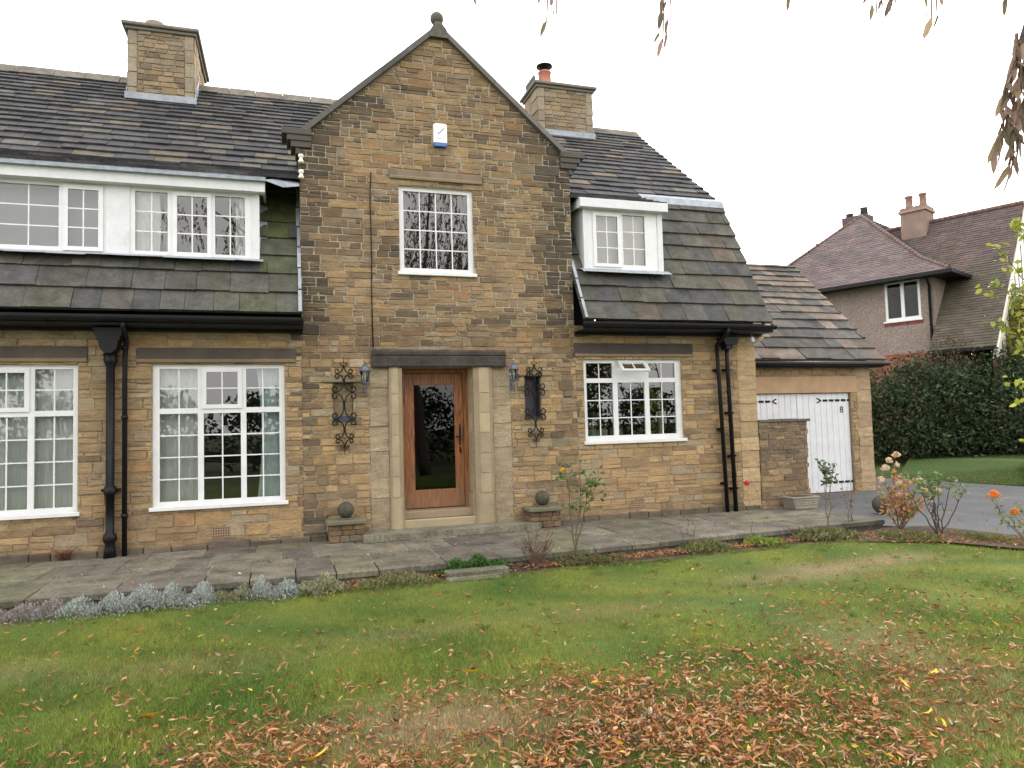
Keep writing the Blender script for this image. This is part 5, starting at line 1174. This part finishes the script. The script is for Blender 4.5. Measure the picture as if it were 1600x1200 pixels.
mb.tube([nb(-.05, .62, -.02), nb(-.1, .3, -.12), nb(-.12, .09, -.3), nb(-.12, .09, -2.75), nb(-.12, .09, -6)], .05); mb.build('gutter', M['iron'], NH)
# half timbered gable at the near end
mb = MB(); nq(mb, [(2.0, 1.2, -3.2), (2.0, -3.8, -3.2), (2.0, -3.8, 2.8), (2.0, .8, -2.7)], (.78, .77, .72)); mb.face([nb(2.0, -3.8, -3.2), nb(2.0, -8.3, -3.2), nb(2.0, -3.8, 2.8)], (.78, .77, .72))
nq(mb, [(2.0, 1.2, G), (2.0, -8.5, G), (2.0, -8.5, -3.2), (2.0, 1.2, -3.2)], (.2, .09, .06)); mb.build('gable_plaster', M['paint'], NH)
mb = MB(); b_ = .6
while b_ > -3.7:
    zt = 2.75 - (b_ + 3.8) * 1.2; nbox(mb, 2.0, 2.008, b_ - .10, b_, -3.1, zt, (.03, .025, .02)); b_ -= .52
nbox(mb, 2.0, 2.010, -3.8, 1.1, -3.2, -3.05); nbox(mb, 2.0, 2.011, -3.8, -1.2, -.62, -.45); mb.build('timber', M['beam'], NH)
mb = MB(); P = [nb(2.05, .95, -2.86), nb(2.05, -3.8, 2.84), nb(2.05, -3.8, 2.56), nb(2.05, .95, -3.14)]; mb.prism(P, tuple(A_ * .06), (.55, .50, .42)); mb.build('bargeboard', M['paint'], NH)
# chimneys: one on the ridge with two pots, one behind the hip
mb = MB(); nbox(mb, -2.15, -1.2, -4.3, -3.3, 2.2, 3.4, (.22, .16, .13)); nbox(mb, -2.21, -1.14, -4.38, -3.22, 3.4, 3.5, (.3, .2, .16)); nbox(mb, -2.17, -1.18, -4.32, -3.28, 3.5, 3.62, (.22, .15, .12)); nc = mb.build('chimney', M['brick'], NH)
mb = MB()
for ap_ in (-1.95, -1.42): p = nb(ap_, -3.8, 0); mb2 = MB(); mb2.lathe(p[0], p[1], [(.17, ZN + 3.62), (.14, ZN + 3.8), (.13, ZN + 4.12), (.17, ZN + 4.14), (.15, ZN + 4.22)], 12, (.25, .15, .12)); mb2.build('chimney_pot', M['tile'], nc)
mb = MB(); nbox(mb, -5.2, -4.1, -5.6, -4.8, 3.0, 4.2, (.09, .07, .07)); nc2 = mb.build('chimney', M['brick'], NH)
for ap_, h_ in ((-5.0, .25), (-4.35, .4)): p = nb(ap_, -5.2, 0); mb2 = MB(); mb2.lathe(p[0], p[1], [(.18, ZN + 4.15), (.15, ZN + 4.15 + h_), (.19, ZN + 4.17 + h_)], 10, (.08, .07, .07)); mb2.build('chimney_pot', M['tile'], nc2)

# ================================================================== VEGETATION
def leafcloud(name, P, size, C, mat, parent=None, droop=0.0, asp=.5, origin=(0, 0, 0), dirs=None):
    """P (n,3) leaf bases; four-vertex leaves with a slight fold, random orientation or along dirs"""
    n = len(P); d = rng.normal(size=(n, 3)) if dirs is None else dirs + rng.normal(size=(n, 3)) * .25
    d[:, 2] -= droop; d /= np.linalg.norm(d, axis=1)[:, None]
    r = rng.normal(size=(n, 3)); s_ = np.cross(d, r); s_ /= np.linalg.norm(s_, axis=1)[:, None]; nn_ = np.cross(d, s_)
    L_ = (size * rng.uniform(.6, 1.35, n))[:, None]; w = L_ * asp / 2
    V = np.empty((n, 6, 3)); V[:, 0] = P; V[:, 1] = P + d * L_ * .35 + s_ * w + nn_ * w * .3; V[:, 2] = P + d * L_ * .75 + s_ * w * .75 + nn_ * w * .25
    V[:, 3] = P + d * L_ ; V[:, 4] = P + d * L_ * .75 - s_ * w * .75 + nn_ * w * .25; V[:, 5] = P + d * L_ * .35 - s_ * w + nn_ * w * .3
    b0 = np.arange(n) * 6
    F = np.concatenate([np.stack([b0, b0 + 1, b0 + 2, b0 + 3], 1), np.stack([b0, b0 + 3, b0 + 4, b0 + 5], 1)]); CC = np.concatenate([C, C])
    return npmesh(name, V.reshape(-1, 3), F, CC, mat, parent, origin=origin)
def blobpts(blobs, n, shell=.55, bump=.22, seed=0):
    """points in lumpy ellipsoids, denser towards the outside"""
    w = np.array([b_[3] * b_[4] * b_[5] for b_ in blobs]) ** (2 / 3); w = w / w.sum(); k = rng.choice(len(blobs), n, p=w); B = np.array(blobs)[k]
    d = rng.normal(size=(n, 3)); d /= np.linalg.norm(d, axis=1)[:, None]
    lum = 1 + bump * np.sin(d[:, 0] * 5 + seed + k) * np.sin(d[:, 1] * 6 + 1.7 * k) * np.cos(d[:, 2] * 5 + .6 * k) + bump * .6 * np.sin(d[:, 0] * 13 + k) * np.sin(d[:, 2] * 11)
    r = rng.uniform(shell, 1, n) ** .6 * lum
    return B[:, :3] + d * B[:, 3:6] * r[:, None], k
def pick(cols, n, p=None, lo=.7, hi=1.25):
    return np.array(cols)[rng.choice(len(cols), n, p=p)] * rng.uniform(lo, hi, (n, 1))
def limbs(mb, base, top, r0, r1, n=6, wob=.1, col=(.12, .09, .07), seg=8):
    base, top = Vector(base), Vector(top); pts = [base.lerp(top, i / n) + Vector((U(-wob, wob), U(-wob, wob), 0)) * (math.sin(math.pi * i / n)) for i in range(n + 1)]
    mb.tube(pts, [r0 + (r1 - r0) * i / n for i in range(n + 1)], col, seg=seg); return pts
def bush(name, label, cat, base, blobs, n, size, cols, p=None, group=None, stems=5, mat='leaf', asp=.5, droop=.1, shell=.5, trunk_r=.05, bark=(.10, .075, .055), bump=.22, tname='trunk'):
    t_ = thing(name, label, cat, base, group)
    P, k = blobpts(blobs, n, shell, bump, U(0, 6)); P = P[P[:, 2] > base[2] + .02]
    leafcloud('crown', P, size, pick(cols, len(P), p), M[mat], t_, droop, asp)
    mb = MB()
    for i in range(stems):
        b_ = blobs[i % len(blobs)]; q = limbs(mb, (base[0] + U(-.2, .2), base[1] + U(-.2, .2), base[2] - .05), (b_[0] + U(-.3, .3) * b_[3], b_[1] + U(-.3, .3) * b_[4], b_[2] + U(.2, .6) * b_[5]), trunk_r, trunk_r * .3, 6, .12, bark)
        for j in range(5):
            s_ = q[2 + j % 4]; limbs(mb, s_, s_ + Vector((U(-.7, .7) * b_[3], U(-.7, .7) * b_[4], U(0, .6) * b_[5])), trunk_r * .4, trunk_r * .08, 4, .06, bark, 5)
    mb.build(tname, M['bark'], t_); return t_
EVG = [(.030, .055, .020), (.045, .075, .025), (.022, .038, .016), (.065, .095, .035)]
hp = [.36, .3, .24, .10]
def line_blobs(p0, p1, n, r, h, z0):
    out = []
    for i in range(n):
        t_ = (i + .5) / n; x = p0[0] + (p1[0] - p0[0]) * t_; y = p0[1] + (p1[1] - p0[1]) * t_
        out += [(x + U(-.3, .3), y + U(-.3, .3), z0 + h * .42, r * U(.85, 1.1), r * U(.8, 1.1), h * .5 * U(.95, 1.1)), (x + U(-.4, .4), y + U(-.3, .3), z0 + h * .78, r * .7, r * .7, h * .27 * U(.8, 1.2))]
    return out
hb2 = []
for (x, y, w, h_) in [(17.9, 7.7, .9, 2.1), (19.0, 7.0, 1.25, 2.6), (20.3, 6.9, 1.45, 3.3), (21.8, 6.2, 1.4, 2.8), (23.1, 6.1, 1.6, 3.5), (22.4, 7.4, 1.5, 3.0), (24.4, 5.4, 1.3, 2.9), (25.8, 5.2, 1.3, 3.2), (27.2, 4.6, 1.3, 3.0)]:
    hb2 += [(x, y, h_ * .5, w, w, h_ * .52), (x + .3, y - .35, h_ * .22, w * 1.05, w * .9, h_ * .24), (x - .3, y + .2, h_ * .78, w * .6, w * .6, h_ * .27)]
bush('hedge', 'big dark evergreen hedge beyond the driveway at the right edge', 'hedge', (21.5, 6.6, 0), hb2, 52000, .125, [(.026, .048, .018), (.042, .068, .024), (.020, .034, .015), (.085, .115, .05)], [.34, .32, .2, .14], stems=8, trunk_r=.06, shell=.35, bump=.34)
bush('laurel_bush', 'lighter green bush between the garage end and the dark hedge', 'bush', (18.4, 8.6, 0), [(18.2, 8.9, 1.7, .8, .8, 1.7), (18.9, 8.4, 2.7, .6, .6, .9)], 6000, .085, [(.11, .13, .05), (.08, .10, .035), (.16, .15, .07)], stems=4, trunk_r=.04)
bush('copper_bush', 'reddish brown half bare shrub rising behind the hedge', 'bush', (22.3, 7.4, 0), [(22.2, 7.4, 2.9, 1.0, .9, 1.35), (23.6, 7.0, 3.1, 1.1, .9, 1.2)], 6500, .08, [(.10, .07, .045), (.13, .08, .05), (.08, .09, .04)], stems=9, trunk_r=.035, shell=.2, bark=(.12, .07, .06))
bush('autumn_tree', 'yellowish green small tree above the hedge in front of the timbered gable', 'tree', (23.6, 7.6, 0), [(23.9, 7.2, 3.9, .9, .9, 1.0), (24.9, 6.9, 4.3, 1.1, .9, 1.1), (24.4, 7.0, 5.1, .6, .5, .7), (25.6, 6.6, 4.7, 1.1, .9, 1.1), (23.0, 7.2, 3.1, 1.0, .9, .7), (24.8, 6.7, 3.4, 1.6, 1.0, 1.0)], 20000, .10, [(.26, .25, .055), (.19, .21, .05), (.34, .27, .06), (.12, .14, .04)], stems=7, trunk_r=.05, shell=.25, bump=.4)
# bright leaved branch reaching in at the right edge
t_ = thing('maple_sapling', 'bright yellow green leafed sapling leaning in at the right edge', 'tree', (9.9, -5.2, -.37))
mb = MB(); st = [Vector((9.9, -5.2, -.4)), Vector((9.75, -5.2, .8)), Vector((9.6, -5.1, 1.8)), Vector((9.35, -5.05, 2.8)), Vector((9.1, -5.0, 3.7))]; mb.tube(st, [.035, .03, .022, .015, .006], (.14, .11, .07))
Ps = []
for (tip, s0) in [((8.52, -4.97, 3.55), 3), ((8.42, -4.9, 3.08), 3), ((8.7, -5.0, 2.85), 2), ((8.55, -4.95, 2.6), 2), ((8.68, -4.92, 1.85), 2), ((8.85, -5.0, 1.65), 1), ((8.75, -5.1, 1.1), 1), ((8.85, -5.0, 3.9), 4), ((9.2, -5.2, 2.2), 2), ((8.95, -4.9, 2.3), 2)]:
    q = limbs(mb, st[s0], tip, .010, .003, 6, .04, (.14, .11, .07), 5)
    for a in q[2:]:
        for _ in range(7): Ps.append(a + Vector((U(-.09, .09), U(-.09, .09), U(-.09, .07))))
mb.build('trunk', M['bark'], t_)
leafcloud('crown', np.array([tuple(p) for p in Ps]), .10, pick([(.30, .34, .05), (.24, .30, .04), (.38, .38, .07), (.16, .22, .04)], len(Ps)), M['leaf'], t_, .35, .55)

# weeping tree behind the camera: its crown shows in the panes and its twigs hang into the top of the view
T = thing('weeping_tree', 'weeping tree whose long bronze leaves hang into the top right of the view', 'tree', (5.2, -15.5, -.37))
mb = MB(); tk = limbs(mb, (5.2, -15.5, -.45), (4.6, -15.2, 4.6), .24, .15, 8, .08, (.11, .085, .075), 14)
ends = []
for (x, y, z) in [(-2.5, -15.5, 9.5), (0, -14.5, 10.8), (2.5, -15.8, 11.8), (5.5, -14.5, 11.5), (8.5, -15.5, 10), (3, -18, 10.5), (7, -18, 10), (-.5, -17.5, 9.0), (1.5, -14.3, 9.2)]:
    q = limbs(mb, tk[random.choice((6, 7, 8))], (x, y, z), .10, .025, 8, .35, (.11, .085, .075), 8); ends += q[3:]
q = limbs(mb, tk[6], (3.6, -11.0, 4.9), .08, .04, 6, .1, (.11, .085, .075)); q2 = limbs(mb, q[-1], (2.45, -10.1, 3.35), .04, .020, 5, .03, (.14, .10, .10)); limbs(mb, q2[-1], (2.17, -10.035, 2.62), .017, .011, 4, .005, (.16, .11, .11))
q3 = limbs(mb, q[-1], (1.9, -9.5, 4.4), .03, .014, 5, .05, (.13, .10, .09)); q4 = limbs(mb, q3[-1], (.7, -8.8, 4.2), .014, .006, 5, .05, (.13, .10, .09))
PL, DIRS = [], []
def strand(top, tip, nl, spread, dens=1.0, sway=(-.25, 0, 0)):
    top, tip = Vector(top), Vector(tip); n = 10; pts = [top.lerp(tip, i / n) + Vector((math.sin(i * .9) * .012, 0, 0)) for i in range(n + 1)]; mb.tube(pts, [.0055 - .003 * i / n for i in range(n + 1)], (.17, .11, .08), seg=5)
    for i in range(nl):
        f = (i + U(0, 1)) / nl; a = top.lerp(tip, f); PL.append((a.x + U(-.012, .012), a.y + U(-.012, .012), a.z)); DIRS.append((U(-spread, spread) + sway[0], U(-spread, spread) + sway[1], -1))
strand((2.17, -10.035, 2.64), (2.108, -9.995, 2.33), 22, .36); strand((2.16, -10.03, 2.60), (2.15, -10.01, 2.30), 9, .35, sway=(-.1, 0, 0)); strand((2.23, -10.04, 2.75), (2.19, -10.0, 2.42), 10, .3)
strand((2.24, -10.0, 3.1), (2.205, -9.965, 2.80), 8, .4)
strand((2.16, -10.03, 2.66), (2.10, -9.99, 2.30), 14, .3); strand((2.19, -10.03, 2.60), (2.125, -10.0, 2.22), 18, .34); strand((2.20, -10.02, 2.50), (2.16, -9.99, 2.26), 8, .3)
for (tip, top) in [((.754, -8.789, 3.34), (.8, -8.8, 4.15)), ((.985, -9.056, 3.10), (1.0, -9.06, 4.2)), ((1.47, -9.1, 3.06), (1.5, -9.1, 4.3)), ((2.03, -9.19, 3.31), (2.0, -9.2, 4.2)), ((2.14, -9.522, 3.04), (2.1, -9.5, 4.2)), ((2.19, -9.537, 3.05), (2.15, -9.5, 4.2)), ((2.165, -9.731, 2.90), (2.2, -9.7, 4.0)), ((2.32, -9.683, 3.05), (2.3, -9.7, 4.0)), ((2.26, -9.8, 3.0), (2.3, -9.8, 4.0))]:
    strand(top, Vector(tip) - Vector((0, 0, .03)), 26, .24); strand(top, Vector(tip) + Vector((.05, .02, .02)), 22, .26)
leafcloud('hanging_leaves', np.array(PL), .078, pick([(.28, .19, .15), (.22, .15, .12), (.28, .22, .13), (.18, .15, .10)], len(PL)), M['leaf'], T, .2, .24, dirs=np.array(DIRS))  # leaf colour lightened to carry the sky glow around the twigs
# crown of drooping strands
n = 1500; E_ = np.array([tuple(e) for e in ends]); k = rng.integers(0, len(E_), n); base_ = E_[k] + rng.normal(size=(n, 3)) * np.array([.9, .8, .45]); ln = rng.uniform(.5, 2.6, n)
m_ = 24; tt = rng.uniform(0, 1, (n, m_)); PP = base_[:, None, :] + np.stack([np.sin(tt * 3 + k[:, None]) * .12, np.cos(tt * 2 + k[:, None]) * .12, -tt * ln[:, None]], -1); PP = PP.reshape(-1, 3)
DD = np.tile([-.15, 0, -1.0], (len(PP), 1)) + rng.normal(size=(len(PP), 3)) * .25
leafcloud('crown', PP, .13, pick([(.15, .10, .05), (.10, .11, .04), (.18, .12, .06), (.08, .085, .035)], len(PP)), M['leaf'], T, .2, .28, dirs=DD)
mb.build('trunk', M['bark'], T)
# what the ground floor panes mirror: a dark hedge, a tree and the house over the road
bush('boundary_hedge', 'long dark boundary hedge behind the photographer mirrored in the windows', 'hedge', (4, -27, -.4), line_blobs((-34, -27), (40, -27), 17, 2.6, 3.9, -.4), 30000, .28, EVG, hp, stems=6, trunk_r=.08, shell=.3)
for (x, y, h_, lab) in [(-17, -34, 11, 'tall broad tree beyond the boundary hedge behind the photographer'), (17, -33, 9.5, 'rounder tree beyond the boundary hedge behind the photographer')]:
    bush('broadleaf_tree', lab, 'tree', (x, y, -.4), [(x, y, h_ * .62, 3.6, 3.4, h_ * .3), (x - 2, y + .8, h_ * .5, 2.4, 2.3, 2.2), (x + 2.2, y, h_ * .52, 2.5, 2.3, 2.3)], 6000, .34, [(.07, .09, .03), (.10, .09, .03), (.13, .09, .03)], stems=5, trunk_r=.2, shell=.3)

# ---- bed plants
def leaf_faces(mb, p, d, ln, w, col):
    p = Vector(p); d = Vector(d).normalized(); s_ = d.cross(Vector((U(-1, 1), U(-1, 1), U(-.3, 1)))).normalized(); n_ = d.cross(s_)
    a = p; b_ = p + d * ln; l1 = p + d * ln * .45 + s_ * w / 2 + n_ * w * .15; l2 = p + d * ln * .45 - s_ * w / 2 + n_ * w * .15; m1 = p + d * ln * .8 + s_ * w * .3; m2 = p + d * ln * .8 - s_ * w * .3
    mb.face([a, l1, m1, b_], col); mb.face([a, b_, m2, l2], col)
def bloom(mb, p, r, cols, n=16):
    p = Vector(p)
    for i in range(n):
        a = U(0, 6.28); e = U(-.4, 1.4); d = Vector((math.cos(a) * math.cos(e), math.sin(a) * math.cos(e), math.sin(e))); c = p + d * r * .35
        s_ = d.cross(Vector((0, 0, 1))).normalized(); u = s_.cross(d); col = jit(random.choice(cols), .85, 1.12)
        mb.face([c - s_ * r * .45, c + d * r * .35 - s_ * r * .4 + u * r * .5, c + d * r * .55 + u * r * .8, c + d * r * .35 + s_ * r * .4 + u * r * .5, c + s_ * r * .45], col)
GRN = [(.10, .17, .045), (.07, .13, .035), (.14, .20, .06)]
def rose(label, base, tips, r0, leafcols, nleaf, ls=.05, blooms=(), bcols=None, br=.035, stemcol=(.13, .10, .06), side=3, lfrom=.4, spread=.10, name='rose_bush', cat='rose', group=None, sidelen=.22):
    t_ = thing(name, label, cat, base, group); ms, ml_, mbm = MB(), MB(), MB()
    for tp in tips:
        q = limbs(ms, (base[0] + U(-.04, .04), base[1] + U(-.04, .04), base[2] - .03), tp, r0, r0 * .35, 7, .035, stemcol, 6)
        for j in range(side):
            s_ = random.choice(q[2:7]); e = s_ + Vector((U(-1, 1) * sidelen, U(-.6, .6) * sidelen, U(.1, 1) * sidelen)); q += limbs(ms, s_, e, r0 * .5, r0 * .2, 3, .01, stemcol, 5)[1:]
        zt = max(v.z for v in q); zb = base[2]
        for i in range(nleaf):
            a = random.choice([v for v in q if (v.z - zb) > lfrom * (zt - zb)] or q)
            leaf_faces(ml_, a + Vector((U(-1, 1), U(-.7, .7), U(-.6, .8))) * spread, (U(-1, 1), U(-1, 1), U(-.7, .5)), ls * U(.7, 1.3), ls * .55, jit(random.choice(leafcols), .75, 1.2))
    ms.build('stem', M['bark'], t_)
    if nleaf: ml_.build('leaves', M['leaf'], t_)
    for b_ in blooms: mbm = MB(); bloom(mbm, b_, br * U(.85, 1.2), bcols); mbm.build('flower', M['leaf'], t_)
    return t_
zb = -.38
rose('tall leggy rose with one yellow bloom against the wall right of the door', (3.68, -2.62, zb), [(3.5, -2.75, .98), (3.75, -2.7, 1.02), (3.88, -2.72, .82)], .011, GRN, 46, .075, [(3.46, -2.78, .86)], [(.75, .50, .03), (.7, .42, .03)], .05, lfrom=.5, spread=.07)
rose('dense twiggy brown dead clump beside the garden steps', (3.1, -2.72, zb), [(2.78 + i * .035, -2.7 + U(-.12, .12), U(-.1, .18)) for i in range(17)] + [(2.84, -2.8, .5), (3.42, -2.75, .42), (3.3, -2.7, .3)], .008, [(.14, .085, .06), (.18, .11, .07)], 5, .03, name='dead_shrub', cat='shrub', stemcol=(.15, .10, .075), side=6, lfrom=.2, spread=.03, sidelen=.12)
rose('thin leafless twigs at the patio edge below the kitchen window', (5.45, -2.48, zb), [(5.3, -2.5, .02), (5.5, -2.45, .13), (5.58, -2.5, .0)], .008, GRN, 2, .03, name='bare_twigs', cat='shrub', stemcol=(.16, .10, .08), side=3, sidelen=.12)
rose('slender rose stem with one pink red bloom near the downpipes', (6.55, -2.45, zb), [(6.42, -2.6, .50)], .004, GRN, 5, .035, [(6.40, -2.6, .52)], [(.62, .05, .09), (.7, .10, .14)], .05, side=1, sidelen=.08)
rose('single stemmed standard rose with a leafy head before the white garage door', (7.9, -2.46, zb), [(7.98, -2.4, .66), (8.12, -2.4, .72)], .012, [(.10, .15, .07), (.13, .19, .09)], 50, .075, side=4, lfrom=.74, spread=.07)
rose('spindly young rose with dull red leaves before the white garage door', (8.72, -2.1, zb), [(8.62, -2.0, .42), (8.85, -1.95, .45), (8.78, -2.0, .2)], .008, [(.26, .10, .07), (.20, .12, .07)], 14, .045, side=3, lfrom=.55, spread=.05)
rose('tall bush with red and orange leaves and faded cream flower heads', (9.25, -2.5, zb), [(9.1, -2.4, .5), (9.35, -2.35, .78), (9.0, -2.4, .28), (9.5, -2.5, .35), (9.75, -2.6, .2), (9.3, -2.6, .45), (9.6, -2.45, .15)], .012, [(.55, .20, .10), (.62, .30, .14), (.40, .24, .08), (.25, .24, .08)], 62, .075,
     [(9.42, -2.35, .80), (9.22, -2.4, .72), (9.12, -2.42, .60), (9.32, -2.45, .64), (9.62, -2.6, .36), (9.68, -2.6, .22), (9.0, -2.45, .42), (9.3, -2.5, .34), (9.35, -2.55, .16), (9.86, -2.7, .22)], [(.72, .58, .44), (.68, .42, .32), (.75, .70, .55)], .08, side=4, lfrom=.35, spread=.09, name='flowering_shrub', cat='shrub')
rose('upright vase shaped rose of dark bare canes with green leaves on top', (9.45, -3.05, zb), [(9.05, -2.9, .34), (9.2, -2.95, .45), (9.4, -3.0, .42), (9.55, -3.0, .55), (9.7, -3.1, .48), (9.85, -3.2, .35), (9.5, -2.9, .38), (9.3, -3.1, .3)], .013, [(.16, .24, .08), (.12, .19, .07), (.22, .26, .09)], 22, .08, side=2, lfrom=.75, spread=.09, stemcol=(.075, .06, .045))
rose('arching rose with orange blooms cut by the right edge', (9.6, -4.35, zb), [(9.32, -4.0, .30), (9.45, -4.1, .12), (9.72, -4.3, .1), (9.62, -4.2, .2)], .010, [(.14, .22, .07), (.25, .27, .08)], 20, .065, [(9.40, -4.02, .30), (9.66, -4.1, .06)], [(.80, .25, .06), (.82, .34, .12)], .075, side=2, lfrom=.4)
# dark ball under the flowering shrub
mb = MB(); r = .17; n = 12; mb.lathe(10.5, -.9, [(.02, -.34)] + [(r * math.sin(math.pi * k / n), -.17 - r * math.cos(math.pi * k / n)) for k in range(1, n)] + [(.01, 0)], 20, (.07, .065, .05)); tag(mb.build('stone_ball', M['mossball'], origin=(10.5, -.9, -.34)), 'dark stone ball on the driveway edge behind the flowering shrub', 'stone ball')

# silver foliage clumps along the left patio edge
def silver(x0, x1, y, h_, cols, label, dens=1.0, cat='plant', nm='silver_plant', w=.34, sz=.028):
    t_ = thing(nm, label, cat, ((x0 + x1) / 2, y, -.39), 'low clumps along the patio edge'); n = int(5200 * (x1 - x0) * dens)
    X = rng.uniform(x0, x1, n); e = np.clip(np.minimum(X - x0, x1 - X) / .15, .15, 1); hh = h_ * e * (.6 + .4 * np.sin(X * 13 + x0 * 7) * np.sin(X * 7.3)); Z = -.38 + rng.uniform(0, 1, n) ** .7 * hh
    Y = y + rng.normal(0, 1, n) * w * .42 * e; Z = np.where(np.abs(Y - y) > w * .8, Z * .5 - .19, Z)
    D_ = np.stack([rng.normal(0, .5, n), (Y - y) * 2 + rng.normal(0, .4, n), np.full(n, .9)], 1)
    leafcloud('foliage', np.stack([X, Y, Z], 1), sz, pick(cols, n, None, .75, 1.15), M['leaf'], t_, 0, .42, dirs=D_)
    mb = MB()
    for i in range(int(30 * (x1 - x0))):
        x = U(x0 + .05, x1 - .05); mb.tube([(x, y + U(-.1, .1), -.39), (x + U(-.05, .05), y + U(-.15, .15), -.38 + h_ * U(.3, .65))], .003, mixc(cols[0], (.2, .17, .12), .5), seg=4)
    mb.build('stem', M['bark'], t_)
SIL = [(.38, .42, .40), (.29, .33, .30), (.44, .48, .46)]; SILP = [(.32, .29, .27), (.25, .22, .20), (.37, .35, .34)]; SILG = [(.24, .26, .16), (.32, .33, .22), (.18, .20, .10)]
silver(-3.6, -2.2, -2.90, .22, SILP, 'greyish mauve faded clump at the left edge of the bed', 1.1)
silver(-2.4, -1.2, -2.90, .24, SIL, 'silvery clump left of the brightest silver clump', .9)
silver(-1.4, -.7, -2.88, .29, SIL, 'brightest tallest silver leaved clump at the patio edge', 1.4)
silver(-.85, -.3, -2.88, .19, SILG, 'low green grey clump in the gap between silver clumps', .7)
silver(-.45, .22, -2.88, .24, SIL, 'silver leaved clump below the big window right end', 1.2)
silver(.10, .68, -2.88, .27, [(.30, .30, .17), (.38, .36, .24), (.22, .22, .12)], 'straw and green clump at the right end of the silver clumps', 1.0, sz=.04)
silver(.75, 1.75, -2.93, .13, [(.16, .19, .07), (.24, .22, .11), (.20, .20, .08)], 'patchy low weeds along the patio edge left of the steps', .5, nm='weeds', sz=.035)
silver(1.75, 2.75, -2.62, .20, [(.07, .16, .035), (.10, .21, .05), (.05, .11, .03)], 'bright green creeping plant hanging over the garden steps', 1.0, nm='creeping_plant', w=.12, sz=.045)
silver(3.3, 4.4, -2.68, .11, [(.09, .15, .05), (.20, .12, .07), (.14, .16, .06)], 'low mixed weeds right of the dead clump', .35, nm='weeds', sz=.04)
silver(5.2, 6.1, -2.55, .14, [(.16, .20, .06), (.11, .15, .05), (.26, .22, .1)], 'green weeds at the patio edge below the kitchen window', .45, nm='weeds', sz=.045)
silver(6.4, 7.0, -2.5, .11, [(.26, .34, .06), (.18, .26, .05)], 'yellow green weeds at the patio edge near the downpipes', .3, nm='weeds', sz=.06)
silver(8.5, 9.3, -3.0, .10, [(.12, .16, .05), (.22, .18, .08), (.15, .17, .06)], 'low weeds under the bare caned rose at the lawn corner', .35, nm='weeds', w=.5, sz=.05)
silver(9.4, 10.0, -3.6, .10, [(.13, .17, .05), (.20, .17, .08)], 'low weeds beside the driveway at the right end of the bed', .35, nm='weeds', w=.6, sz=.05)
silver(7.3, 8.4, -2.5, .16, [(.17, .19, .07), (.12, .14, .05), (.25, .22, .12)], 'tufty weeds around the standard rose', .4, nm='weeds', sz=.06)
# dry tuft against the wall
t_ = thing('dry_tuft', 'small dry brown tuft growing at the foot of the wall by the soil pipe', 'plant', (-2.95, -.1, -.22)); mb = MB()
for i in range(130):
    a = U(0, math.pi); l_ = U(.08, .22); x = -2.95 + U(-.06, .06); mb.tube([(x, -.08, -.22), (x + math.cos(a) * l_ * .5, -.1 - U(0, .08), -.22 + l_ * .75), (x + math.cos(a) * l_ * .9, -.1 - U(0, .1), -.22 + l_ * U(.6, 1))], .0022, jit((.20, .11, .07), .7, 1.2), seg=3, cap=False)
mb.build('foliage', M['bark'], t_)
# moss and weeds in the joints of the flags
n = 2600; X = rng.uniform(-4, 9, n); Y = np.choose(rng.integers(0, 3, n), [-.62 + rng.normal(0, .012, n), -1.45 + rng.normal(0, .012, n), -.06 + rng.normal(0, .02, n)]); kk = (np.sin(X * 3.3 + Y * 7) > .35); X = X[kk]; Y = Y[kk]
tag(blades('moss', X, Y, np.full(len(X), -.225), rng.uniform(.01, .03, len(X)), rng.uniform(.004, .01, len(X)), pick([(.10, .14, .04), (.16, .17, .06)], len(X)), M['blade']), kind='stuff')
# the larger yellow leaves, one by one
def px_leaf(x, y, col, L_, lab, i):
    P = np.array([[x, y, -.325]]); o = leaf_litter('yellow_leaf', P, np.array([L_]), np.array([L_ * .42]), np.array([col]), np.array([U(-.6, .6)]), np.array([U(-.15, .15)]), np.array([U(-.7, -.3)]), np.array([.4]), np.array([.3]), M['litter'])
    me = o.data; 
    for v in me.vertices: v.co -= Vector((x, y, -.325))
    o.location = (x, y, -.325)
    tag(o, lab, 'leaf', 'large yellow leaves on the lawn')
YL = [(3.3, -6.2, .10, 'yellow leaf behind the top edge of the brown leaf drift'), (1.3, -6.35, .10, 'yellow leaf on green grass left of the drift'), (3.7, -8.1, .11, 'yellow leaf at the near right end of the drift'), (2.93, -6.8, .10, 'bright yellow leaf lying in the upper middle of the brown leaf drift'), (4.3, -7.6, .12, 'long yellow leaf lying at the right of the brown leaf drift'), (5.7, -5.3, .09, 'small yellow leaf on open grass well behind the drift'), (-.85, -6.35, .12, 'fat yellow leaf in the left foreground grass'), (.15, -7.35, .12, 'yellow leaf with curled tip at the bottom left of the drift'), (2.1, -6.9, .10, 'yellow leaf at the left part of the drift'), (1.7, -4.9, .08, 'lone yellow leaf on the lawn below the front door'), (6.5, -3.9, .09, 'orange yellow leaf near the worn patch by the roses')]
for i, (x, y, l_, lab) in enumerate(YL): px_leaf(x, y, (.68, .42, .04) if i != 10 else (.65, .32, .05), l_ * 1.35, lab, i)
